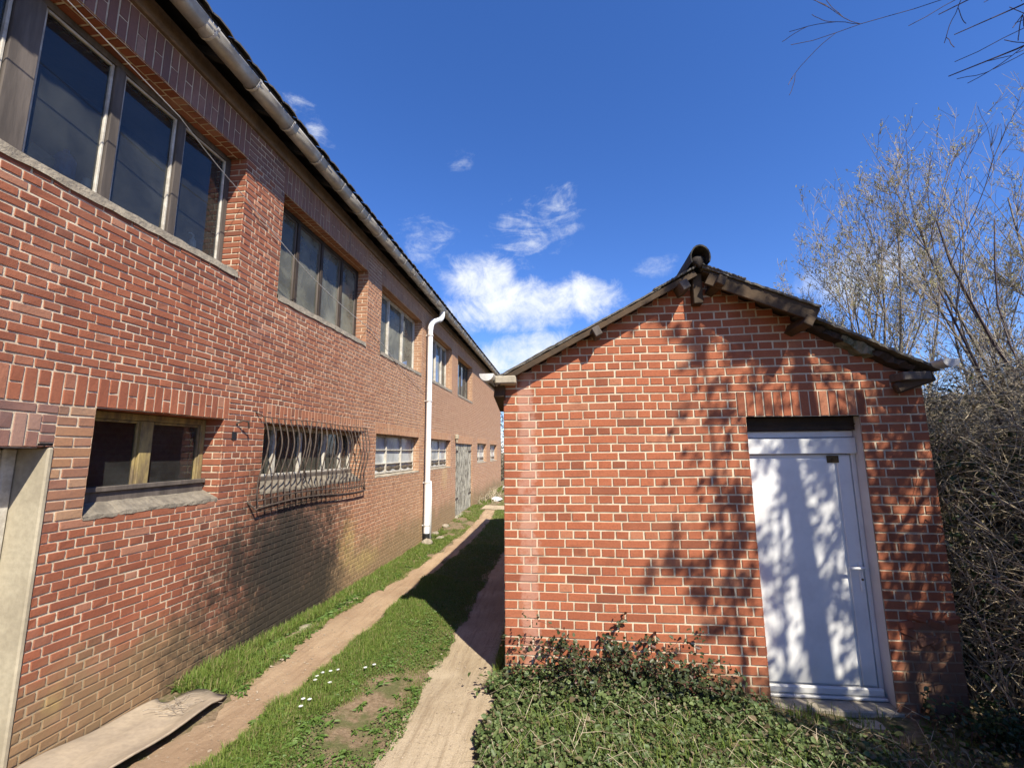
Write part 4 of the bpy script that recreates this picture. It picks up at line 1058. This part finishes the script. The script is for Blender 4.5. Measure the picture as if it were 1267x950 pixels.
# bramble against the shed
def bramble(name, cx, cy, spread, hgt, ncane, nleaf, label, seed, mat='bramble'):
    r_ = random.Random(seed); root_ = empty(name, (cx, cy, float(H(cx, cy))), label=label, cat='shrub')
    m_ = MB(); tips = []
    for i in range(ncane):
        x, y = cx+r_.gauss(0, spread*.35), cy+r_.uniform(-.12, .02); z = float(H(x, y)); a = r_.uniform(0, 6.3); el = r_.uniform(.6, 1.45); L_ = hgt*r_.uniform(.6, 1.35); pts = []; n = 9
        for k in range(n):
            pts.append((x, min(y, FY-.02), z)); t = k/(n-1); e = el-t*1.3
            x += L_/n*math.cos(a)*math.cos(e)*1.2; y += L_/n*math.sin(a)*math.cos(e)*.7; z += L_/n*math.sin(e); a += r_.uniform(-.15, .15)
        m_.tube(pts, [.0035*(1-.08*k) for k in range(n)], 4); tips += pts[2:]
    m_.build('canes', M['bramble_cane'], root_)
    T = np.array(tips); idx = rng.integers(0, len(T), nleaf); P_ = T[idx]+rng.normal(0, .028, (nleaf, 3)); P_[:, 1] = np.minimum(P_[:, 1], FY-.03)
    leafobj('leaves', P_, rng.uniform(.02, .05, nleaf), mat, root_, tilt=.6, aspect=.7, face=(0, -.8, .5)); return root_
M['bramble_cane'] = barkmat('reddish bramble cane', (.15, .06, .045), (.08, .045, .03))
bramble('bramble_bush', .30, 4.02, .34, .72, 34, 1500, 'dark red leaved bramble climbing the shed wall left of centre', 2)
bramble('bramble_bush', .86, 4.02, .36, .48, 24, 1100, 'lower dark bramble clump right of the taller one at the shed wall', 5)
bramble('bramble_bush', 3.02, 3.85, .35, .40, 26, 900, 'shaded leafy clump at the right corner of the shed', 7, 'ivy')
bramble('weed_tuft', -.58, 4.02, .06, .26, 10, 160, 'small weed tuft at the left corner of the shed', 9, 'cover')

# daisies
DAI = [(375, 866), (392, 838), (399, 833), (409, 831), (418, 830), (408, 845), (390, 842), (452, 827), (463, 824), (372, 875), (383, 867)]
CAMM = None
def ray_ground(px, py):
    global RAYM
    r = RAYM @ Vector((px-633.5, -(py-475), -544.6)); t = .5
    while t*r.z > float(H(t*r.x, t*r.y))+.03 and t < 1: t += .0005
    lo = 0; hi = None; s = .0
    for i in range(4000):
        s += .00001*(1+i*.01)
        if s*r.z < float(H(s*r.x, s*r.y))+.045: break
    return s*r.x, s*r.y
yaw, pit, rol = -0.108542, 0.152325, 0.00916
cy, sy_, cp, sp, cr, sr = math.cos(yaw), math.sin(yaw), math.cos(pit), math.sin(pit), math.cos(rol), math.sin(rol)
fwd = Vector((sy_*cp, cy*cp, sp)); right = Vector((cy, -sy_, 0)); down = fwd.cross(right)
r2 = right*cr+down*sr; d2 = -right*sr+down*cr
RAYM = Matrix((r2, -d2, -fwd)).transposed()
for i, (px, py) in enumerate(DAI):
    x, y = ray_ground(px, py); z = float(H(x, y))+.05
    d = empty('daisy', (x, y, z-.045), label='small white daisy in the middle grass strip', cat='daisy', group='white daisies in the grass strip')
    m_ = MB()
    for k in range(9):
        a = k*2*math.pi/9; a2 = a+.33; a1 = a-.33; r_ = .016
        m_.faces([(x, y, z), (x+r_*.8*math.cos(a1), y+r_*.8*math.sin(a1), z+.003), (x+r_*1.1*math.cos(a), y+r_*1.1*math.sin(a), z+.004), (x+r_*.8*math.cos(a2), y+r_*.8*math.sin(a2), z+.003)], [(0, 1, 2, 3)])
    m_.build('petals', M['petal'], d); m_ = MB(); m_.tube([(x, y, z-.05), (x, y, z)], .0015, 4); m_.build('stem', M['weed'], d)

# ------------------------------------------------------------------ bare trees
def tree(name, base, stems, label, seed, depth=4, budn=9000, mat='bark', leafm='bud', budsize=(.02, .05), twigk=1., ratio=.62, kids=4, spread=.55, upb=.12, cat='tree', ivy=0, ivyr=.4, grp=None, minr=.0032, krad=.62, wand=.10):
    r_ = random.Random(seed); root_ = empty(name, base, label=label, cat=cat)
    if grp: root_['group'] = grp
    tk = MB(); cw = MB(); tips = []; trunkpts = []
    def grow(p, d, L_, rad, lvl):
        n = max(4, int(5 if lvl else 9)); pts = [p.copy()]; rs = [rad]; q = p.copy(); dd = d.copy()
        for k in range(n):
            wn = wand if lvl == 0 else .10; dd = (dd+Vector((r_.gauss(0, wn), r_.gauss(0, wn), r_.gauss(0, .08)+upb*.3))).normalized(); q = q+dd*(L_/n); pts.append(q.copy()); rs.append(max(minr*.6, rad*(1-.72*(k+1)/n)))
        tgt = tk if lvl == 0 else cw
        tgt.tube(pts, rs, 8 if lvl == 0 else (5 if lvl == 1 else 3), cap=(lvl == 0))
        if lvl == 0: trunkpts.extend(pts)
        if lvl >= 2: tips.extend(pts[1:])
        if lvl < depth:
            kk = kids+ (2 if lvl == 0 else 0)+(1 if lvl == 1 else 0)
            for i in range(kk):
                t = r_.uniform(.30 if lvl == 0 else .15, 1.); j = min(n, max(1, int(t*n))); s_ = Vector((r_.gauss(0, 1), r_.gauss(0, 1), r_.gauss(0, .6))).normalized()
                dir0 = (pts[j]-pts[j-1]).normalized(); nd = (dir0*(1-spread*.5)+s_*spread+Vector((0, 0, upb))).normalized()
                grow(pts[j], nd, L_*ratio*r_.uniform(.7, 1.15), max(minr, rs[j]*krad), lvl+1)
    for (d, L_, rad) in stems: grow(Vector(base)-Vector((0, 0, .15)), Vector(d).normalized(), L_, rad, 0)
    tk.build('trunk', M[mat], root_, smooth=True); cw.build('crown', M['twig'], root_)
    T = np.array([tuple(t) for t in tips])
    if budn:
        idx = rng.integers(0, len(T), budn); P_ = T[idx]+rng.normal(0, .02, (budn, 3))
        leafobj('buds', P_, rng.uniform(*budsize, budn), leafm, root_, tilt=.8, aspect=.33)
    if ivy:
        Q = np.array([tuple(t) for t in trunkpts]); i0 = rng.integers(0, len(Q)-1, ivy); u = rng.random((ivy, 1)); P_ = Q[i0]*(1-u)+Q[np.minimum(i0+1, len(Q)-1)]*u
        P_ = P_+rng.normal(0, ivyr*.45, (ivy, 3)); leafobj('ivy_leaves', P_, rng.uniform(.04, .08, ivy), 'ivy', root_, tilt=.7, aspect=.85)
    return root_
M['branchdark'] = barkmat('dark purple brown twig', (.085, .055, .055), (.05, .035, .04))
def fan(base, tops, rad):
    return [((a-base[0], b-base[1], c-base[2]), math.dist((a, b, c), base)*.92, rad*random.uniform(.8, 1.15)) for a, b, c in tops]
B1 = (5.5, 8.3, -1.7); B2 = (7.6, 7.9, -1.5)
tree('bare_willow', B1, fan(B1, [(3.9, 8, 2.5), (4.15, 8.2, 1.8), (4.5, 8.3, 3.3), (5.0, 8, 4.0), (5.6, 8.4, 4.4), (6.1, 8, 4.4), (6.7, 8.6, 4.1), (4.7, 8.8, 3.0), (5.3, 8.2, 3.4), (6.3, 8.2, 3.3)], .032), 'leafless willow with grey green catkins just behind the shed roof', 3, depth=3, budn=9500, kids=7, spread=.58, ratio=.36, budsize=(.03, .07), minr=.0034, upb=.3, wand=.06)
tree('bare_tree', B2, fan(B2, [(6.7, 7.8, 4.4), (7.2, 7.6, 4.3), (7.8, 8, 4.8), (8.3, 7.7, 5.0), (8.8, 8, 4.8), (7.0, 8.4, 3.4), (7.6, 7.7, 3.6), (8.2, 7.5, 3.4)], .034), 'leafless tree with yellowish buds at the right edge of the picture', 8, depth=3, budn=9000, kids=8, spread=.62, ratio=.36, budsize=(.03, .065), minr=.0034, upb=.22, wand=.06)
B3 = (5.3, 5.0, -1.6)
tree('bare_tree', B3, fan(B3, [(3.3, 5, 1.9), (4.0, 5.1, 3.0), (4.6, 4.9, 3.5), (5.3, 5.2, 3.2), (5.0, 4.7, 2.4)], .026), 'thin dark bare sapling in front, rising from the thicket right of the shed', 14, depth=3, budn=0, kids=4, spread=.55, ratio=.38, budsize=(.02, .04), minr=.003, mat='branchdark')
# leaning stem crossing the shed eave
# shade trees to the right of the viewer
tree('ivy_tree', (4.0, 1.76, -1.9), [((0, 0, 1), 7.6, .135)], 'slender tree right of the viewer whose trunk throws its shadow on the white door', 22, depth=4, budn=700, kids=15, spread=.66, ratio=.19, leafm='ivy', budsize=(.02, .035), minr=.0034, krad=.14, wand=.012)
tree('ivy_tree', (4.84, 1.55, -1.8), [((-.03, 0, 1), 6.6, .06), ((.08, 0, 1), 6.2, .05), ((-.12, -.05, 1), 6.0, .05)], 'ivy covered tree further right of the viewer', 25, depth=4, budn=16000, kids=10, spread=.62, ratio=.18, leafm='ivy', budsize=(.03, .055), ivy=7000, ivyr=.6, minr=.004, krad=.35, wand=.05)
tree('ivy_tree', (3.86, 1.22, -1.8), [((-.02, .02, 1), 7.2, .03), ((.06, 0, 1), 7.0, .03)], 'tree behind the viewer with ivy clumps in its crown', 29, depth=4, budn=13000, kids=9, spread=.6, ratio=.17, leafm='ivy', budsize=(.025, .045), minr=.004, krad=.35, wand=.035, ivy=1200, ivyr=.4)
# overhanging branch entering at the top right
def branch_thing():
    r_ = random.Random(40); root_ = empty('overhanging_branch', (5.11, .6, 4.0), label='bare purple brown branches reaching into the sky at the upper right corner', cat='branch')
    m_ = MB()
    def twig(p, d, L_, rad, lvl):
        pts = [p]; q = p; rs = [rad]; n = 8; dd = d
        for k in range(n):
            dd = (dd+Vector((r_.gauss(0, .09), r_.gauss(0, .06), r_.gauss(0, .09)))).normalized(); q = q+dd*L_/n; pts.append(q); rs.append(max(.0024, rad*(1-.8*(k+1)/n)))
        m_.tube(pts, rs, 5)
        if lvl < 3:
            for i in range(4-lvl):
                j = r_.randint(2, n-1); s_ = Vector((r_.gauss(0, 1), r_.gauss(0, .5), r_.gauss(0, 1))).normalized(); twig(pts[j], (dd*.75+s_*.55).normalized(), L_*r_.uniform(.3, .5), max(.002, rs[j]*.6), lvl+1)
    for a, b, rd in (((5.0, 1.6, 3.3), (2.75, 2.95, 3.0), .017), ((4.9, 1.7, 3.0), (2.8, 3.0, 2.82), .015), ((5.0, 1.8, 2.6), (2.75, 3.05, 2.42), .017), ((4.6, 2.0, 3.8), (2.5, 2.95, 3.2), .007)):
        a, b = Vector(a), Vector(b); twig(a, (b-a).normalized(), (b-a).length*1.0, rd, 0)
    m_.tube([Vector((5.11, .285, 2.2)), Vector((5.15, 1.0, 2.6)), Vector((5.0, 1.75, 2.75))], [.04, .03, .02], 6)
    m_.tube([Vector((5.15, 1.0, 2.6)), Vector((5.0, 1.6, 3.3)), Vector((4.6, 2.0, 3.8))], [.03, .02, .01], 6)
    m_.build('twigs', M['branchdark'], root_)
branch_thing()

# thicket of bramble stems and dry leaves right of the shed
def thicket():
    root_ = tag(empty('thicket', (5, 5.5, -1.8)), 'tangled dry bramble thicket filling the bank right of the shed', 'thicket', kind='stuff')
    n = 0; r_ = np.random.default_rng(50)
    def top(x, y): return .55+.35*vnoise(x, y, 1.6, 51)+.18*np.clip(x-4, 0, 3)+.10*np.clip(y-5, 0, 4)
    def front(x): return 3.95+.25*np.sin(x*2.1)-.5*np.clip(x-4, 0, 2)
    mb = MB(); N_ = 15000; rr = random.Random(52)
    for i in range(N_):
        x = rr.uniform(3.22, 8.5); y0 = float(front(np.array(x))); y = y0+abs(rr.gauss(0, .9)) if rr.random() < .8 else rr.uniform(y0, 9)
        if x < 3.4: y = max(y, 4.15)
        zg = float(H(x, y)); zt = float(top(np.array(x), np.array(y))); z = zg+(zt-zg)*rr.random()**.75
        a = rr.uniform(0, 6.3); el = rr.gauss(.1, .5); L_ = rr.uniform(.25, 1.0); pts = []; k = 4
        for j in range(k+1):
            pts.append((max(3.17, x), y, z)); x += L_/k*math.cos(a)*math.cos(el); y += L_/k*math.sin(a)*math.cos(el); z += L_/k*math.sin(el); a += rr.gauss(0, .3); el -= rr.uniform(.0, .35)
        rd = rr.choice((.0018, .0022, .003, .0042)); mb.tube(pts, [rd*(1-.12*j) for j in range(k+1)], 3, cap=False)
    mb.build('stems', M['drytwig'], root_)
    mb = MB()
    for i in range(620):
        x = rr.uniform(3.3, 8.5); y = float(front(np.array(x)))+abs(rr.gauss(0, .5)); z = float(H(x, y)); a = rr.uniform(0, 6.3); el = rr.uniform(.7, 1.5); L_ = rr.uniform(1.2, 3.9); P_ = []
        for j in range(11):
            P_.append((max(3.2, x), max(y, 3.4), z)); x += L_/10*math.cos(a)*math.cos(el); y += L_/10*math.sin(a)*math.cos(el)*.6; z += L_/10*math.sin(el); el -= rr.uniform(.08, .26); a += rr.gauss(0, .08)
        rd = rr.uniform(.004, .009); mb.tube(P_, [rd*(1-.06*j) for j in range(11)], 4, cap=False)
    mb.build('canes', M['cane'], root_)
    def pts(n, hi=1.):
        x = r_.uniform(3.2, 8.6, n); y = front(x)+np.abs(r_.normal(0, .9, n)); y = np.where(x < 3.4, np.maximum(y, 4.15), y)
        zg = H(x, y); z = zg+(top(x, y)-zg)*r_.random(n)**.8*hi; return np.stack([x, y, z], 1)
    leafobj('dry_leaves', pts(30000), r_.uniform(.02, .045, 30000), 'deadleaf', root_, tilt=.9, aspect=.6)
    leafobj('green_leaves', pts(9000, .8), r_.uniform(.03, .06, 9000), 'ivy', root_, tilt=.9, aspect=.8)
    # dark core mound added behind the stems to block light
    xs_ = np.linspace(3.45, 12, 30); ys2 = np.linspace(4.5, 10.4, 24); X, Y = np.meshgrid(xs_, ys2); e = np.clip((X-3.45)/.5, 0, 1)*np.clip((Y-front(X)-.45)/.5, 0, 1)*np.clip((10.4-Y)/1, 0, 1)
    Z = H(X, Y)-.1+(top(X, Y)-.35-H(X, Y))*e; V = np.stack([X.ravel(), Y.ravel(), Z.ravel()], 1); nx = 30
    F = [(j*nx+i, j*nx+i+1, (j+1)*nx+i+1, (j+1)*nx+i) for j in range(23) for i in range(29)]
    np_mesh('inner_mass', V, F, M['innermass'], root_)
M['cane'] = barkmat('arching thicket cane', (.38, .30, .20), (.20, .15, .095))
M['innermass'] = simple('dark core of the thicket', (.05, .042, .025), (.025, .022, .014), .95, 6, bump=.8)
thicket()
# leaf litter / low plants on ground before the thicket
n = 9000; x = rng.uniform(2.0, 7, n); y = rng.uniform(1.5, 4.1, n); k = ~((x < 2.75) & (y > 3.8)); x, y = x[k], y[k]
tag(leafobj('leaf_litter', np.stack([x, y, H(x, y)+rng.uniform(.0, .10, len(x))], 1), rng.uniform(.03, .06, len(x)), 'deadleaf', tilt=.4, aspect=.6), 'brown leaf litter and small leaves on the shaded ground at the right', 'leaf litter', kind='stuff')
# evergreen shrubs; the unseen ones at the right are added to shade the corner
def shrub(x0, y0, r0, h0, n, label, seed):
    r_ = np.random.default_rng(seed); root_ = empty('evergreen_shrub', (x0, y0, -1.8), label=label, cat='shrub')
    P_ = r_.normal(0, 1, (n, 3)); P_ /= np.linalg.norm(P_, axis=1)[:, None]; P_ *= r_.uniform(.45, 1, (n, 1))**.5*(1+.18*np.sin(P_[:, :1]*9+P_[:, 2:]*7)); P_ = P_*[r0, r0, h0/2]+[x0, y0, -1.8+h0/2]
    leafobj('foliage', P_, r_.uniform(.06, .11, n), 'ivy', root_, tilt=.7, aspect=.7)
    m_ = MB()
    for i in range(7):
        a = i*.9; m_.tube([(x0, y0, -1.9), (x0+.3*r0*math.cos(a), y0+.3*r0*math.sin(a), -1.8+h0*.4), (x0+.7*r0*math.cos(a), y0+.7*r0*math.sin(a), -1.8+h0*.8)], [.04, .025, .01], 5)
    m_.build('stems', M['bark'], root_)
shrub(6.1, 1.9, 1.1, 2.3, 8000, 'unseen evergreen shrub added at the right for its shade', 60)
shrub(4.25, 1.9, .75, 1.7, 3500, 'low unseen evergreen shrub nearest the shed, added to shade the ground', 63)
shrub(3.35, 1.35, .7, 2.3, 3500, 'unseen evergreen shrub beside the viewer, added to shade the ground', 64)
shrub(4.95, .15, .95, 4.3, 6500, 'unseen tall evergreen shrub under the tree, added to shade the ground', 61)

# far end of the lane
tree('bare_tree', (-2.4, 25.5, -1.6), [((0, 0, 1), 2.4, .05), ((.2, 0, 1), 2.2, .04)], 'distant dark shrub closing the gap at the end of the lane', 44, depth=3, budn=2500, kids=4, spread=.6, ratio=.5, leafm='ivy', budsize=(.08, .14))
shrub(-3.5, 26.0, 1.3, 5.2, 3500, 'dark evergreen closing the gap at the far end of the lane', 62)

# ------------------------------------------------------------------ light, sky, camera
SUN = Vector((.582*math.cos(R(46.5)), -.813*math.cos(R(46.5)), math.sin(R(46.5)))).normalized()
ld = bpy.data.lights.new('sun', 'SUN'); ld.energy = 5.0; ld.angle = R(.55); ld.color = (1, .93, .79)
lo = bpy.data.objects.new('sun', ld); COL.objects.link(lo); lo.rotation_euler = SUN.to_track_quat('Z', 'Y').to_euler()
w = bpy.data.worlds.new('World'); scn.world = w; w.use_nodes = True; nt = w.node_tree; nt.nodes.clear()
def nn(t, **k):
    o = nt.nodes.new(t)
    for a, b in k.items(): setattr(o, a, b)
    return o
out = nn('ShaderNodeOutputWorld'); bg = nn('ShaderNodeBackground'); sky = nn('ShaderNodeTexSky', sky_type='NISHITA'); sky.sun_disc = False
sky.sun_elevation = R(46.5); sky.sun_rotation = math.atan2(.582, -.813); sky.air_density = 1.0; sky.dust_density = .15; sky.ozone_density = 3.0
bg.inputs[1].default_value = .085
hs = nn('ShaderNodeHueSaturation'); hs.inputs['Saturation'].default_value = 1.14; tm = nn('ShaderNodeMix', data_type='RGBA', blend_type='MULTIPLY'); tm.inputs[0].default_value = 1; tm.inputs[7].default_value = (1.0, 1.04, 1.38, 1); nt.links.new(sky.outputs[0], tm.inputs[6]); nt.links.new(tm.outputs[2], hs.inputs['Color'])
tc = nn('ShaderNodeTexCoord')
def wm(op, a, b=None, c=None):
    o = nn('ShaderNodeMath', operation=op)
    for i, v in enumerate((a, b, c)):
        if v is None: continue
        if isinstance(v, bpy.types.NodeSocket): nt.links.new(v, o.inputs[i])
        else: o.inputs[i].default_value = v
    return o.outputs[0]
def wdir(px, py):
    v = RAYM @ Vector((px-633.5, -(py-475), -544.6)); return v.normalized()
def vdot(vec):
    o = nn('ShaderNodeVectorMath', operation='DOT_PRODUCT'); nt.links.new(tc.outputs['Generated'], o.inputs[0]); o.inputs[1].default_value = vec; return o.outputs['Value']
def wnoise(scale, detail, rough, dist=0.0, sc=(1, 1, 1)):
    m_ = nn('ShaderNodeVectorMath', operation='MULTIPLY'); nt.links.new(tc.outputs['Generated'], m_.inputs[0]); m_.inputs[1].default_value = sc
    o = nn('ShaderNodeTexNoise'); nt.links.new(m_.outputs[0], o.inputs['Vector']); o.inputs['Scale'].default_value = scale; o.inputs['Detail'].default_value = detail; o.inputs['Roughness'].default_value = rough; o.inputs['Distortion'].default_value = dist; return o.outputs['Fac']
n1 = wnoise(6, 10, .6, .5); n2 = wnoise(15, 12, .72, .5); n3 = wnoise(9, 10, .68, 1.6, (1, 1, 2.2))
nz = wm('ADD', wm('MULTIPLY', wm('SUBTRACT', n1, .5), 3.0), wm('MULTIPLY', wm('SUBTRACT', n2, .5), 3.0))
nw = wm('ADD', wm('MULTIPLY', wm('SUBTRACT', n3, .5), 3.4), wm('MULTIPLY', wm('SUBTRACT', n2, .5), 3.0))
# cloud banks: (pixel centre, half width, half height, tilt deg, kind 0 bank 1 wisp, density)
CL = [((650, 380), 120, 36, -4, 0, 1.0), ((588, 345), 50, 38, 0, 0, .95), ((735, 368), 48, 32, 0, 0, 1.), ((640, 435), 90, 26, -10, 0, .9), ((668, 280), 80, 46, -18, 1, .75), ((530, 298), 50, 42, 20, 1, .6), ((384, 152), 50, 26, 45, 1, 1.), ((572, 198), 26, 14, -10, 1, .4),
      ((1060, 345), 90, 48, -10, 0, .6), ((1140, 226), 40, 14, -5, 1, .45), ((812, 330), 36, 18, -20, 1, .4), ((600, 445), 70, 26, 0, 0, .9), ((900, 400), 60, 30, 0, 0, .7)]
acc = None
for (c, hw, hh, tl, kind, den) in CL:
    d0 = wdir(*c); ax = (wdir(c[0]+math.cos(R(tl))*8, c[1]+math.sin(R(tl))*8)-d0); kx = ax.length/8; ax = ax-d0*ax.dot(d0); ax.normalize(); ay = d0.cross(ax)
    a = wm('DIVIDE', vdot(ax), hw*kx); b = wm('DIVIDE', vdot(ay), hh*kx)
    e = wm('ADD', wm('MULTIPLY', a, a), wm('MULTIPLY', b, b)); front = wm('GREATER_THAN', vdot(d0), .3)
    v = wm('ADD', wm('MULTIPLY', wm('SUBTRACT', 1.0, e), 1.3 if kind == 0 else 1.0), nz if kind == 0 else nw)
    mr = nn('ShaderNodeMapRange', interpolation_type='SMOOTHSTEP'); nt.links.new(v, mr.inputs[0]); mr.inputs[1].default_value = -.1 if kind == 0 else .35; mr.inputs[2].default_value = 1.7 if kind == 0 else 2.4; mr.inputs[3].default_value = 0; mr.inputs[4].default_value = den
    f = wm('MULTIPLY', mr.outputs[0], front)
    acc = f if acc is None else wm('MAXIMUM', acc, f)
cm = nn('ShaderNodeMix', data_type='RGBA'); nt.links.new(acc, cm.inputs[0]); nt.links.new(hs.outputs[0], cm.inputs[6])
shade = nn('ShaderNodeMix', data_type='RGBA'); nt.links.new(n1, shade.inputs[0]); shade.inputs[6].default_value = (5.4, 5.9, 6.6, 1); shade.inputs[7].default_value = (8, 8.1, 8.1, 1); nt.links.new(shade.outputs[2], cm.inputs[7])
nt.links.new(cm.outputs[2], bg.inputs[0]); nt.links.new(bg.outputs[0], out.inputs[0])

cd = bpy.data.cameras.new('camera'); cam = bpy.data.objects.new('camera', cd); COL.objects.link(cam); scn.camera = cam
cd.sensor_width = 36; cd.lens = 544.6/1267*36; cd.clip_start = .02; cd.clip_end = 3000
cam.matrix_world = RAYM.to_4x4()
scn.view_settings.view_transform = 'Standard'; scn.view_settings.look = 'None'; scn.view_settings.gamma = 1; scn.view_settings.exposure = .84
scn.view_settings.use_curve_mapping = False
scn.render.engine = 'CYCLES'
cy_ = scn.cycles; cy_.max_bounces = 5; cy_.diffuse_bounces = 3; cy_.glossy_bounces = 2; cy_.transmission_bounces = 3; cy_.transparent_max_bounces = 6; cy_.caustics_reflective = False; cy_.caustics_refractive = False
